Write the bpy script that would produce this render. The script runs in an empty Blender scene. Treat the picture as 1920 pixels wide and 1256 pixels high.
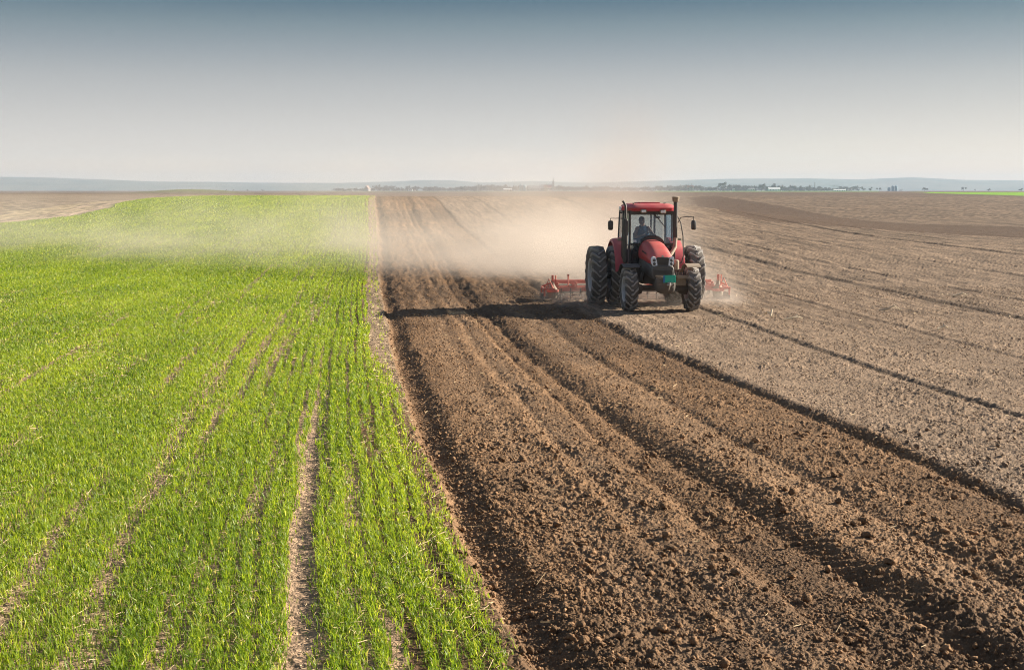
import bpy, bmesh, math, random
import numpy as np
from mathutils import Vector, Matrix, Euler
R_ = math.radians
sc = bpy.context.scene
C = sc.collection
rng = np.random.default_rng(7)
random.seed(7)

# ------------------------------------------------------------------ camera
CAM_H, FPX, HOR = 3.5, 2400.0, 358.0           # eye height, focal length and horizon row of the 1920 px photo
PITCH = math.atan((628 - HOR) / FPX)
cam = bpy.data.cameras.new('camera'); cam.lens = FPX / 1920 * 36; cam.sensor_width = 36
cam.clip_start = 0.1; cam.clip_end = 20000
co = bpy.data.objects.new('camera', cam); C.objects.link(co)
co.location = (0, 0, CAM_H); co.rotation_euler = (math.pi / 2 - PITCH, 0, 0)
sc.camera = co

# ------------------------------------------------------------------ world and sun
SUN_AZ, SUN_EL = math.atan2(0.94, 0.30), R_(22)
w = bpy.data.worlds.new('World'); sc.world = w; w.use_nodes = True
nt = w.node_tree; nt.nodes.clear()
out = nt.nodes.new('ShaderNodeOutputWorld'); bg = nt.nodes.new('ShaderNodeBackground')
sky = nt.nodes.new('ShaderNodeTexSky'); sky.sky_type = 'NISHITA'; sky.sun_disc = False
sky.sun_elevation = SUN_EL; sky.sun_rotation = SUN_AZ; sky.dust_density = 1.2; sky.air_density = 1.0; sky.altitude = 100
tc = nt.nodes.new('ShaderNodeTexCoord'); sep = nt.nodes.new('ShaderNodeSeparateXYZ')
ramp = nt.nodes.new('ShaderNodeValToRGB'); mr = nt.nodes.new('ShaderNodeMapRange')
mr.inputs['From Min'].default_value = 0; mr.inputs['From Max'].default_value = 0.5
nt.links.new(tc.outputs['Generated'], sep.inputs[0]); nt.links.new(sep.outputs['Z'], mr.inputs['Value'])
nt.links.new(mr.outputs[0], ramp.inputs[0])
SKY_RAMP = [(0.0000, (0.745, 0.582, 0.444)), (0.0189, (0.745, 0.582, 0.444)), (0.0476, (0.599, 0.538, 0.488)), (0.0883, (0.490, 0.456, 0.440)), (0.1288, (0.405, 0.385, 0.381)), (0.1689, (0.330, 0.325, 0.329)), (0.2087, (0.234, 0.252, 0.270)), (0.2480, (0.147, 0.187, 0.210)), (0.2853, (0.065, 0.114, 0.151)), (0.4200, (0.150, 0.200, 0.270)), (1.0000, (0.130, 0.170, 0.240))]
el = ramp.color_ramp.elements
while len(el) > 1: el.remove(el[-1])
for i, (p, c) in enumerate(SKY_RAMP):
    e = el[0] if i == 0 else el.new(p)
    e.position = p; e.color = (*c, 1)
mx = nt.nodes.new('ShaderNodeMix'); mx.data_type = 'RGBA'; mx.blend_type = 'MULTIPLY'; mx.inputs['Factor'].default_value = 1
ev = nt.nodes.new('ShaderNodeMix'); ev.data_type = 'RGBA'; ev.inputs['Factor'].default_value = .75; ev.inputs['B'].default_value = (5, 5, 5, 1)
nt.links.new(sky.outputs[0], ev.inputs['A']); nt.links.new(ev.outputs['Result'], mx.inputs['A']); nt.links.new(ramp.outputs[0], mx.inputs['B'])
nt.links.new(mx.outputs['Result'], bg.inputs[0]); bg.inputs[1].default_value = 0.11
nt.links.new(bg.outputs[0], out.inputs[0])
sl = bpy.data.lights.new('sun', 'SUN'); sl.energy = 5.0; sl.angle = R_(0.5); sl.color = (1.0, 0.9, 0.76)
so = bpy.data.objects.new('sun', sl); C.objects.link(so)
sd = Vector((math.cos(SUN_EL) * math.sin(SUN_AZ), math.cos(SUN_EL) * math.cos(SUN_AZ), math.sin(SUN_EL)))
so.rotation_euler = sd.to_track_quat('Z', 'Y').to_euler(); so.location = sd * 50
sc.view_settings.view_transform = 'Standard'; sc.view_settings.look = 'None'
sc.view_settings.exposure = 1.42; sc.view_settings.gamma = 1.0
sc.render.engine = 'CYCLES'
sc.cycles.use_denoising = True; sc.cycles.denoising_prefilter = 'FAST'; sc.cycles.denoising_input_passes = 'RGB_ALBEDO_NORMAL'; sc.cycles.filter_width = 1.05
sc.cycles.max_bounces = 8; sc.cycles.volume_bounces = 2; sc.cycles.transparent_max_bounces = 16
sc.cycles.volume_step_rate = 1.5; sc.cycles.volume_max_steps = 256
sc.cycles.sample_clamp_indirect = 6

# ------------------------------------------------------------------ noise helpers
def _h(ix, iy, seed):
    n = (ix.astype(np.int64) * 374761393 + iy.astype(np.int64) * 668265263 + seed * 1442695041) & 0xffffffff
    n = ((n ^ (n >> 13)) * 1274126177) & 0xffffffff
    n = ((n ^ (n >> 16)) * 2246822519) & 0xffffffff
    return ((n ^ (n >> 15)) & 0xffffff) / float(0xffffff)
def vnoise(x, y, seed=0):
    ix, iy = np.floor(x), np.floor(y); fx, fy = x - ix, y - iy
    fx = fx * fx * (3 - 2 * fx); fy = fy * fy * (3 - 2 * fy)
    a, b = _h(ix, iy, seed), _h(ix + 1, iy, seed); c, d = _h(ix, iy + 1, seed), _h(ix + 1, iy + 1, seed)
    return (a + (b - a) * fx) * (1 - fy) + (c + (d - c) * fx) * fy
def fbm(x, y, seed=0, oct=4, gain=.5):
    s, a, t = 0, 1, 0
    for k in range(oct):
        s = s + a * vnoise(x * 2 ** k + 17.3 * k, y * 2 ** k - 9.1 * k, seed + k); t += a; a *= gain
    return s / t
def clod(x, y, cell, seed):
    """rounded lumps: height 0..1 in units of the cell"""
    x, y = x / cell, y / cell
    ix, iy = np.floor(x), np.floor(y); best = np.zeros_like(x)
    for dx in (-1, 0, 1):
        for dy in (-1, 0, 1):
            cx, cy = ix + dx, iy + dy
            r = 0.22 + 0.5 * _h(cx, cy, seed + 2) ** 2
            d2 = (x - cx - _h(cx, cy, seed)) ** 2 + (y - cy - _h(cx, cy, seed + 1)) ** 2
            best = np.maximum(best, np.sqrt(np.maximum(r * r - d2, 0)))
    return best
def sst(x, a, b):
    t = np.clip((x - a) / (b - a), 0, 1); return t * t * (3 - 2 * t)

# ------------------------------------------------------------------ lie of the land
PC = ([-50, 45, 55, 62, 75, 91, 105, 120, 135, 150, 200, 300, 600, 1000, 2400, 9000], [0, 0, .12, .3, .7, 1.2, 2.0, 2.72, 2.92, 2.7, 1.6, 1.1, 1.4, 1.9, 3.1, 3.1])
PR = ([-50, 45, 100, 135, 200, 300, 400, 450, 520, 600, 1000, 2400, 9000], [0, 0, .0, .1, .6, 1.65, 2.42, 2.68, 2.84, 2.8, 2.72, 3.1, 3.1])
PL = ([-50, 45, 62, 75, 91, 120, 180, 250, 300, 400, 600, 1000, 2400, 9000], [0, 0, .3, .7, 1.15, 1.95, 2.72, 2.98, 2.9, 2.3, 1.9, 2.1, 3.1, 3.1])
def _pchip(tab):
    xs, ys = np.array(tab[0], float), np.array(tab[1], float)
    m = np.gradient(ys, xs)
    def f(x):
        i = np.clip(np.searchsorted(xs, x) - 1, 0, len(xs) - 2); h = xs[i + 1] - xs[i]; t = np.clip((x - xs[i]) / h, 0, 1)
        lim = 0.9
        return ((2 * t ** 3 - 3 * t ** 2 + 1) * ys[i] + (t ** 3 - 2 * t ** 2 + t) * h * m[i] * lim + (-2 * t ** 3 + 3 * t ** 2) * ys[i + 1] + (t ** 3 - t ** 2) * h * m[i + 1] * lim)
    return f
fC, fR, fL = _pchip(PC), _pchip(PR), _pchip(PL)
def land(X, Y):
    X = np.asarray(X, float); Y = np.asarray(Y, float)
    a = sst(X, 3, 42); b = sst(-X, 30, 48)
    z = fC(Y) * (1 - a) * (1 - b) + fR(Y) * a + fL(Y) * b * (1 - a)
    z = z + 0.10 * (vnoise(X / 23 + 3, Y / 31, 5) - .5) * sst(Y, 40, 90)
    z = z + 2.3 * np.exp(-(((X + 152) / 26) ** 2 + ((Y - 610) / 40) ** 2))
    return z
def ray(u, v):
    return (u - 960, FPX * math.cos(PITCH) + (628 - v) * math.sin(PITCH), -FPX * math.sin(PITCH) + (628 - v) * math.cos(PITCH))
def at(u, v):
    """the point of the land seen at photo pixel (u, v)"""
    dx, dy, dz = ray(u, v)
    Y = np.concatenate([np.arange(5, 200, .1), np.arange(200, 3000, 2)])
    z = CAM_H + dz / dy * Y; g = land(dx / dy * Y, Y)
    k = np.argmax(z <= g)
    if not (z <= g).any(): k = len(Y) - 1
    return float(dx / dy * Y[k]), float(Y[k]), float(g[k])
def far_at(u, Y): return (u - 960) / (FPX * math.cos(PITCH)) * Y      # X of picture column u at distance Y near the horizon
_edge = np.array([at(u, v)[:2] for u, v in ((995, 1256), (880, 1050), (840, 960), (800, 850), (760, 740), (735, 640), (718, 560), (712, 520), (712, 470), (709, 430), (706, 400), (703, 376))])
_edge = np.vstack([[(0.62, 4.0)], _edge, [(_edge[-1, 0] - 30, _edge[-1, 1] + 300)]])
_es = np.linspace(4, 420, 2000); _ex = np.interp(_es, _edge[:, 1], _edge[:, 0])
for _ in range(3):
    k = np.maximum(3, (_es / 12).astype(int))
    cs = np.cumsum(np.concatenate([[0], _ex])); i = np.arange(len(_ex)); lo = np.clip(i - k, 0, len(_ex) - 1); hi = np.clip(i + k, 0, len(_ex) - 1)
    kk = np.minimum(i - lo, hi - i); lo, hi = i - kk, i + kk
    _ex = (cs[hi + 1] - cs[lo]) / (hi - lo + 1)
def edge_x(Y): return np.interp(Y, _es, _ex)
def s_of(X, Y):
    s = X - edge_x(Y)
    ot = np.interp(Y, [9, 12.7, 17.4, 25, 31], [.62, .5, .33, .1, 0]); ob = np.interp(Y, [9, 15, 18.2, 22, 31, 37, 45], [.9, .9, .95, .75, .35, .1, 0])
    s = s - ot * sst(s, 2.5, 3.8) * (1 - sst(s, 4.6, 6.4)) - ob * sst(s, 4.6, 6.4) * (1 - sst(s, 7.2, 10.5))
    return s + 0.10 * (vnoise(Y / 3.1, Y * 0 + 2, 11) - .5) + 0.03 * (vnoise(Y / .6, Y * 0, 12) - .5)

GROOVES = [(9.5, .05, .12), (13.4, .03, .1), (17.6, .06, .15), (20.5, .045, .12), (26, .04, .15), (33.5, .1, .2), (38, .05, .15), (47, .05, .2)]
def furrow(s, X, Y):
    """tillage relief across the rows: s is the distance right of the wheat edge"""
    wob = 0.06 * (vnoise(Y / 1.7, Y * 0 + 5, 21) - .5)
    z = 0 * s
    z = z - 0.17 * sst(s, -0.04, 0.10) + 0.20 * sst(s + wob, 0.16, 0.62) - 0.05 * sst(s, 0.7, 1.4)         # open furrow and ridge
    z = z + 0.035 * np.exp(-((s - 1.75 + wob) / .16) ** 2) - 0.045 * np.exp(-((s - 2.0) / .12) ** 2)
    s2 = s - 0.1 * np.sin(Y / 9)
    ir = .55 + .8 * vnoise(Y / 1.3, Y * 0 + 8, 24)
    z = z - 0.10 * sst(s2, 2.42, 2.62) + 0.15 * sst(s2 + wob, 3.0, 3.34 + .1 * ir) - 0.05 * sst(s2, 3.5, 4.0) + .03 * (ir - .9) * np.exp(-((s2 - 3.4) / .2) ** 2)
    z = z - 0.04 * np.exp(-((s2 - 2.62) / .07) ** 2) - 0.045 * np.exp(-((s2 - 3.0) / .08) ** 2)
    z = z - 0.045 * np.exp(-((s - 4.35 + wob) / .11) ** 2) + 0.03 * np.exp(-((s - 4.65) / .2) ** 2)
    z = z - 0.05 * np.exp(-((s - 5.62 + wob) / .10) ** 2) + 0.10 * sst(s + wob, 5.66, 5.9)
    z = z * .56
    tw = np.sin(6.283 * (Y + .45 * X) / .17 + 3 * vnoise(Y / .8, X / .3, 22)) * .016 * (1 - sst(Y, 16, 26))
    z = z + tw * np.exp(-((s2 - 3.12) / .16) ** 2) + tw * np.exp(-((s - .38) / .2) ** 2) * .6
    z = z - .05 * np.exp(-((s2 - 3.0) / .13) ** 2) * (vnoise(Y / .7, Y * 0 + 4, 23) - .5)
    for c, d, wd in GROOVES:
        d = d * .55
        z = z - d * np.exp(-((s - c + wob) / wd) ** 2) + d * .8 * np.exp(-((s - c - wd * 1.9 + wob) / (wd * 1.1)) ** 2)
    return z
def tram_s(Y): return np.interp(Y, [8, 9, 16, 24, 40], [-1.77, -1.75, -1.62, -1.45, -1.42])
def wheel_ruts(X, Y, s):
    t = 0 * s
    t = t - 0.02 * np.exp(-((s - tram_s(Y)) / .14) ** 2)
    return t

# ------------------------------------------------------------------ materials
def mat(name):
    m = bpy.data.materials.new(name); m.use_nodes = True
    return m, m.node_tree, m.node_tree.nodes['Principled BSDF']
def node(nt, t, **kw):
    n = nt.nodes.new(t)
    for k, v in kw.items(): setattr(n, k, v)
    return n
def sock(nt, s, v):
    if hasattr(v, 'is_output') or isinstance(v, bpy.types.NodeSocket): nt.links.new(v, s)
    else: s.default_value = v
def M(nt, op, a, b=0.0, c=None, clamp=False):
    n = node(nt, 'ShaderNodeMath', operation=op, use_clamp=clamp)
    sock(nt, n.inputs[0], a); sock(nt, n.inputs[1], b)
    if c is not None: sock(nt, n.inputs[2], c)
    return n.outputs[0]
def mixc(nt, f, a, b, blend='MIX'):
    n = node(nt, 'ShaderNodeMix', data_type='RGBA', blend_type=blend)
    sock(nt, n.inputs['Factor'], f)
    for k, v in (('A', a), ('B', b)):
        if isinstance(v, tuple): v = (*v, 1) if len(v) == 3 else v
        sock(nt, n.inputs[k], v)
    return n.outputs['Result']
def maprange(nt, v, a, b, c=0.0, d=1.0, smooth=False):
    n = node(nt, 'ShaderNodeMapRange', interpolation_type='SMOOTHSTEP' if smooth else 'LINEAR')
    sock(nt, n.inputs['Value'], v)
    for k, x in (('From Min', a), ('From Max', b), ('To Min', c), ('To Max', d)): n.inputs[k].default_value = x
    return n.outputs[0]
def simple(name, col, rough=.6, metal=0.0, var=.25, scale=9, dust=0.0, spec=.5):
    """paint, rubber or metal with uneven colour and some field dust lying on it"""
    m, nt, b = mat(name)
    t = node(nt, 'ShaderNodeTexCoord'); n = node(nt, 'ShaderNodeTexNoise'); n.inputs['Scale'].default_value = scale; n.inputs['Detail'].default_value = 5
    nt.links.new(t.outputs['Object'], n.inputs['Vector'])
    c = mixc(nt, n.outputs['Fac'], tuple(x * (1 - var) for x in col), tuple(min(1, x * (1 + var)) for x in col))
    if dust:
        g = node(nt, 'ShaderNodeNewGeometry'); sp = node(nt, 'ShaderNodeSeparateXYZ'); nt.links.new(g.outputs['Normal'], sp.inputs[0])
        up = maprange(nt, sp.outputs['Z'], -.2, 1.0, .35, 1.0)
        n2 = node(nt, 'ShaderNodeTexNoise'); n2.inputs['Scale'].default_value = 3.5; n2.inputs['Detail'].default_value = 6
        nt.links.new(t.outputs['Object'], n2.inputs['Vector'])
        f = M(nt, 'MULTIPLY', M(nt, 'MULTIPLY', up, maprange(nt, n2.outputs['Fac'], .3, .7, .4, 1.0)), dust, clamp=True)
        c = mixc(nt, f, c, (.44, .345, .255))
        nt.links.new(maprange(nt, f, 0, .6, rough, .9), b.inputs['Roughness'])
    else: b.inputs['Roughness'].default_value = rough
    nt.links.new(c, b.inputs['Base Color']); b.inputs['Metallic'].default_value = metal; b.inputs['Specular IOR Level'].default_value = spec
    return m

def soil_material():
    m, nt, b = mat('soil')
    t = node(nt, 'ShaderNodeTexCoord'); a = node(nt, 'ShaderNodeAttribute', attribute_name='alb')
    n1 = node(nt, 'ShaderNodeTexNoise'); n1.inputs['Scale'].default_value = 7; n1.inputs['Detail'].default_value = 8; n1.inputs['Roughness'].default_value = .7
    v1 = node(nt, 'ShaderNodeTexVoronoi'); v1.inputs['Scale'].default_value = 42
    v2 = node(nt, 'ShaderNodeTexVoronoi'); v2.inputs['Scale'].default_value = 19
    for n in (n1, v1, v2): nt.links.new(t.outputs['Object'], n.inputs['Vector'])
    c = mixc(nt, 1.0, a.outputs['Color'], mixc(nt, maprange(nt, n1.outputs['Fac'], .3, .7), (.72, .72, .72), (1.3, 1.28, 1.25)), 'MULTIPLY')
    sp = node(nt, 'ShaderNodeSeparateColor'); nt.links.new(v1.outputs['Color'], sp.inputs[0])
    c = mixc(nt, maprange(nt, sp.outputs[0], .84, .97, 0, .55), c, mixc(nt, 1.0, c, (1.9, 1.85, 1.8), 'MULTIPLY'))
    nt.links.new(c, b.inputs['Base Color']); b.inputs['Roughness'].default_value = .95; b.inputs['Specular IOR Level'].default_value = .15
    hgt = M(nt, 'ADD', M(nt, 'MULTIPLY', n1.outputs['Fac'], .04), M(nt, 'ADD', M(nt, 'MULTIPLY', v1.outputs['Distance'], -.013), M(nt, 'MULTIPLY', v2.outputs['Distance'], -.02)))
    bp = node(nt, 'ShaderNodeBump'); bp.inputs['Strength'].default_value = .9; bp.inputs['Distance'].default_value = 1.0
    nt.links.new(hgt, bp.inputs['Height']); nt.links.new(bp.outputs[0], b.inputs['Normal'])
    return m
SOIL = soil_material()

def leaf_material(name, c1, c2, c3, trans=.45):
    m, nt, b = mat(name)
    a = node(nt, 'ShaderNodeAttribute', attribute_name='var')
    c = mixc(nt, maprange(nt, a.outputs['Fac'], 0, .6), c1, c2); c = mixc(nt, maprange(nt, a.outputs['Fac'], .82, 1.0), c, c3)
    nt.links.new(c, b.inputs['Base Color']); b.inputs['Roughness'].default_value = .45; b.inputs['Specular IOR Level'].default_value = .4
    tr = node(nt, 'ShaderNodeBsdfTranslucent'); nt.links.new(mixc(nt, 1.0, c, (1.55, 1.45, .6), 'MULTIPLY'), tr.inputs['Color'])
    ms = node(nt, 'ShaderNodeMixShader'); ms.inputs[0].default_value = trans
    nt.links.new(b.outputs[0], ms.inputs[1]); nt.links.new(tr.outputs[0], ms.inputs[2]); nt.links.new(ms.outputs[0], nt.nodes['Material Output'].inputs['Surface'])
    return m

# ------------------------------------------------------------------ object helpers
def tag(o, label, cat, group=None, kind=None):
    if label: o['label'] = label
    if cat: o['category'] = cat
    if group: o['group'] = group
    if kind: o['kind'] = kind
    return o
def empty(name, loc=(0, 0, 0), rz=0.0, parent=None):
    o = bpy.data.objects.new(name, None); C.objects.link(o); o.location = loc; o.rotation_euler = (0, 0, rz); o.parent = parent
    o.empty_display_size = .2
    return o
def np_mesh(name, verts, quads=None, tris=None, m=None, smooth=True, attrs=None, cols=None):
    me = bpy.data.meshes.new(name)
    nq = 0 if quads is None else len(quads); ntr = 0 if tris is None else len(tris)
    me.vertices.add(len(verts)); me.vertices.foreach_set('co', np.ascontiguousarray(verts, np.float32).ravel())
    idx = np.concatenate(([quads.ravel()] if nq else []) + ([tris.ravel()] if ntr else [])).astype(np.int32)
    me.loops.add(len(idx)); me.loops.foreach_set('vertex_index', idx)
    me.polygons.add(nq + ntr)
    st = np.concatenate([np.arange(nq) * 4, nq * 4 + np.arange(ntr) * 3]).astype(np.int32)
    me.polygons.foreach_set('loop_start', st)
    me.polygons.foreach_set('use_smooth', np.full(nq + ntr, smooth))
    for k, a in (attrs or {}).items():
        at_ = me.attributes.new(k, 'FLOAT', 'POINT'); at_.data.foreach_set('value', np.ascontiguousarray(a, np.float32))
    for k, a in (cols or {}).items():
        at_ = me.attributes.new(k, 'FLOAT_COLOR', 'POINT'); at_.data.foreach_set('color', np.ascontiguousarray(np.hstack([a, np.ones((len(a), 1))]), np.float32).ravel())
    me.update(); me.validate()
    if m: me.materials.append(m)
    o = bpy.data.objects.new(name, me); C.objects.link(o)
    return o

class MB:
    def __init__(s): s.v = []; s.f = []
    def add(s, v, f):
        n = len(s.v); s.v += [Vector(p) for p in v]; s.f += [tuple(i + n for i in q) for q in f]; return s
    def box(s, c, d, rot=None, taper=1.0):
        x, y, z = (k / 2 for k in d); Rm = Euler(rot).to_matrix() if rot else Matrix.Identity(3)
        vs = [Vector(c) + Rm @ Vector((sx * x * (taper if sz > 0 else 1), sy * y * (taper if sz > 0 else 1), sz * z)) for sz in (-1, 1) for sy in (-1, 1) for sx in (-1, 1)]
        return s.add(vs, [(0, 2, 3, 1), (4, 5, 7, 6), (0, 1, 5, 4), (1, 3, 7, 5), (3, 2, 6, 7), (2, 0, 4, 6)])
    def tube(s, path, r, n=10, cap=True):
        path = [Vector(p) for p in path]; rr = r if isinstance(r, (list, tuple)) else [r] * len(path)
        rings = []; up = None
        for i, p in enumerate(path):
            d = (path[min(i + 1, len(path) - 1)] - path[max(i - 1, 0)]).normalized()
            if up is None: up = d.orthogonal().normalized()
            up = (up - d * up.dot(d)).normalized(); sd_ = d.cross(up)
            rings.append([p + (up * math.cos(a) + sd_ * math.sin(a)) * rr[i] for a in (2 * math.pi * k / n for k in range(n))])
        return s.loft(rings, cap)
    def loft(s, rings, cap=True, closed=True):
        n = len(rings[0]); vs = [p for r in rings for p in r]; fs = []
        for i in range(len(rings) - 1):
            for k in range(n if closed else n - 1):
                k2 = (k + 1) % n; fs.append((i * n + k, i * n + k2, (i + 1) * n + k2, (i + 1) * n + k))
        if cap: fs += [tuple(reversed(range(n))), tuple(range((len(rings) - 1) * n, len(rings) * n))]
        return s.add(vs, fs)
    def lathe(s, prof, c=(0, 0, 0), axis='z', n=32, a0=0.0, a1=2 * math.pi):
        full = abs(a1 - a0 - 2 * math.pi) < 1e-6; m = n if full else n + 1; rings = []
        for k in range(m):
            a = a0 + (a1 - a0) * k / n; ring = []
            for r, h in prof:
                p = {'z': (r * math.cos(a), r * math.sin(a), h), 'x': (h, -r * math.cos(a), r * math.sin(a)), 'y': (r * math.cos(a), h, r * math.sin(a))}[axis]
                ring.append(Vector(c) + Vector(p))
            rings.append(ring)
        np_ = len(prof); vs = [p for r in rings for p in r]; fs = []
        for k in range(n):
            k2 = (k + 1) % m
            for j in range(np_ - 1): fs.append((k * np_ + j, k * np_ + j + 1, k2 * np_ + j + 1, k2 * np_ + j))
        return s.add(vs, fs)
    def build(s, name, m, parent=None, smooth=True, bevel=0.0, loc=None, ang=35):
        me = bpy.data.meshes.new(name); me.from_pydata(s.v, [], s.f)
        bm = bmesh.new(); bm.from_mesh(me); bmesh.ops.remove_doubles(bm, verts=bm.verts, dist=1e-5); bmesh.ops.recalc_face_normals(bm, faces=bm.faces); bm.to_mesh(me); bm.free()
        me.materials.append(m)
        if smooth:
            me.polygons.foreach_set('use_smooth', [True] * len(me.polygons)); me.set_sharp_from_angle(angle=R_(ang))
        o = bpy.data.objects.new(name, me); C.objects.link(o); o.parent = parent
        if loc: o.location = loc
        if bevel:
            b = o.modifiers.new('bevel', 'BEVEL'); b.width = bevel; b.segments = 2; b.limit_method = 'ANGLE'
        return o
def copy_tree(o, parent=None):
    c = o.copy(); C.objects.link(c); c.parent = parent
    for ch in [k for k in bpy.data.objects if k.parent == o]: copy_tree(ch, c)
    return c

# ------------------------------------------------------------------ the ground: one sheet, split where the fields meet
TAU = np.concatenate([np.arange(-.66, -.44, .004), np.arange(-.44, .44, .00066), np.arange(.44, .661, .004)])
_v = np.arange(1560, 486, -1.05)
_Y1 = np.array([CAM_H * ray(960, v)[1] / -ray(960, v)[2] for v in _v])
_Y2 = np.arange(_Y1[-1] + .35, 150, .36)
YR = np.concatenate([_Y1, _Y2, [150.0]])
def grid(T, Yr):
    Y = np.repeat(Yr, len(T)); X = np.tile(T, len(Yr)) * Y
    n, m = len(T), len(Yr)
    i = np.arange(n * (m - 1)).reshape(m - 1, n)[:, :-1].ravel()
    return X, Y, np.stack([i, i + 1, i + n + 1, i + n], 1)
def left_bound(Y):
    return np.interp(Y, [0, 60, 80, 91, 98, 108, 120, 135, 200], [-48, -41, -37.5, -36.2, -33.8, -34.0, -35.5, -37, -42]) + 1.2 * (vnoise(Y / 4, Y * 0, 31) - .5)
DARK, DARK2, PALE = np.array((.190, .115, .063)), np.array((.112, .070, .041)), np.array((.215, .154, .106))
SHOULDER, GREEN, GREEN2 = np.array((.31, .222, .145)), np.array((.13, .23, .022)), np.array((.18, .265, .032))
STUB, STRAWC = np.array((.25, .197, .148)), np.array((.38, .30, .20))
_dlow = np.array([at(u, v)[:2] for u, v in ((1290, 371), (1300, 376), (1352, 398), (1440, 416), (1580, 426), (1920, 447))])
_dup = np.array([at(u, v)[:2] for u, v in ((1345, 367), (1370, 372), (1475, 388), (1580, 409), (1685, 419), (1920, 426))])
def inter_poly(X, Y, poly):
    ins = np.zeros(X.shape, bool); n = len(poly)
    for i in range(n):
        (x1, y1), (x2, y2) = poly[i], poly[(i + 1) % n]
        ins ^= ((y1 > Y) != (y2 > Y)) & (X < (x2 - x1) * (Y - y1) / ((y2 - y1) if y2 != y1 else 1e-9) + x1)
    return ins
_lo2 = np.vstack([_dlow, [(75, _dlow[-1, 1] - 12)]]); _up2 = np.vstack([_dup, [(95, _dup[-1, 1] - 6)]])
DARKBAND = np.vstack([_lo2, _up2[::-1]])
def albedo(X, Y, s):
    """colour of the ground, with groove shade and sunlit specks painted in"""
    n = len(X); lump = fbm(X / 1.3, Y / 1.3, 41, 4); big = fbm(X / 9, Y / 14, 43, 3); fine = fbm(X / .12, Y / .12, 44, 3)
    f_pale = sst(s + .25 * (lump - .5), 5.72, 5.98)
    wet = sst(big + .5 * (lump - .5), .35, .7)[:, None]
    streak = vnoise(s / .22, Y / 5, 45) - .5; grain = vnoise(X / .05, Y / .08, 46) - .5
    c = (DARK * (1 - wet) + DARK2 * wet) * (1 + .5 * (fine - .5) + .35 * streak + .3 * grain * (Y < 25))[:, None]
    dry = (np.exp(-((s - 2.15) / .25) ** 2) + np.exp(-((s - 4.0) / .4) ** 2) + .8 * np.exp(-((s - 1.3) / .3) ** 2)) * .35
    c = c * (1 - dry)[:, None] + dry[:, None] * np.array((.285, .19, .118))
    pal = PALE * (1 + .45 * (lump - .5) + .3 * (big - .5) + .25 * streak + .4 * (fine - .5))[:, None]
    groove_shade = np.ones(n)
    for g, d, wd in GROOVES: groove_shade -= min(.55, d * 6.5) * np.exp(-((s - g) / (wd * 1.3)) ** 2)  # darkens each groove: furrow shade put into the soil colour
    pal = pal * groove_shade[:, None]
    sw = X - edge_x(Y)
    sun_speck = (vnoise(sw / .085, Y / .9, 47) - .5) * 1.25 * sst(Y, 20, 42) * (1 - .5 * sst(Y, 60, 90)) + (vnoise(sw / .17, Y / 2.2, 48) - .5) * 1.1 * sst(Y, 48, 85)  # specks painted into the colour for clods catching the sun
    pal = pal * (1.12 - .17 * sst(Y, 24, 48))[:, None]
    pal = pal * (1 - .22 * sst(s, 14, 40) * sst(Y, 60, 110))[:, None]
    pal = pal * (1 + .75 * sun_speck)[:, None]; c = c * (1 + .5 * sun_speck)[:, None]
    # old passes: broad, faintly darker lanes in the dry field
    lane = .5 + .5 * np.sin(s / 5.9 * 2 * math.pi + 1.0); pal = pal * (1 - .14 * sst(lane, .55, .95) * sst(s, 8, 14))[:, None]
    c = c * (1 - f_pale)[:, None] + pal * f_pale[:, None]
    db = inter_poly(X + 1.0 * (lump - .5), Y + 3 * (lump - .5), DARKBAND)
    c[db] = np.array((.100, .066, .044)) * (1 + .4 * (lump[db] - .5))[:, None]
    return c, lump, big, fine
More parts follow.
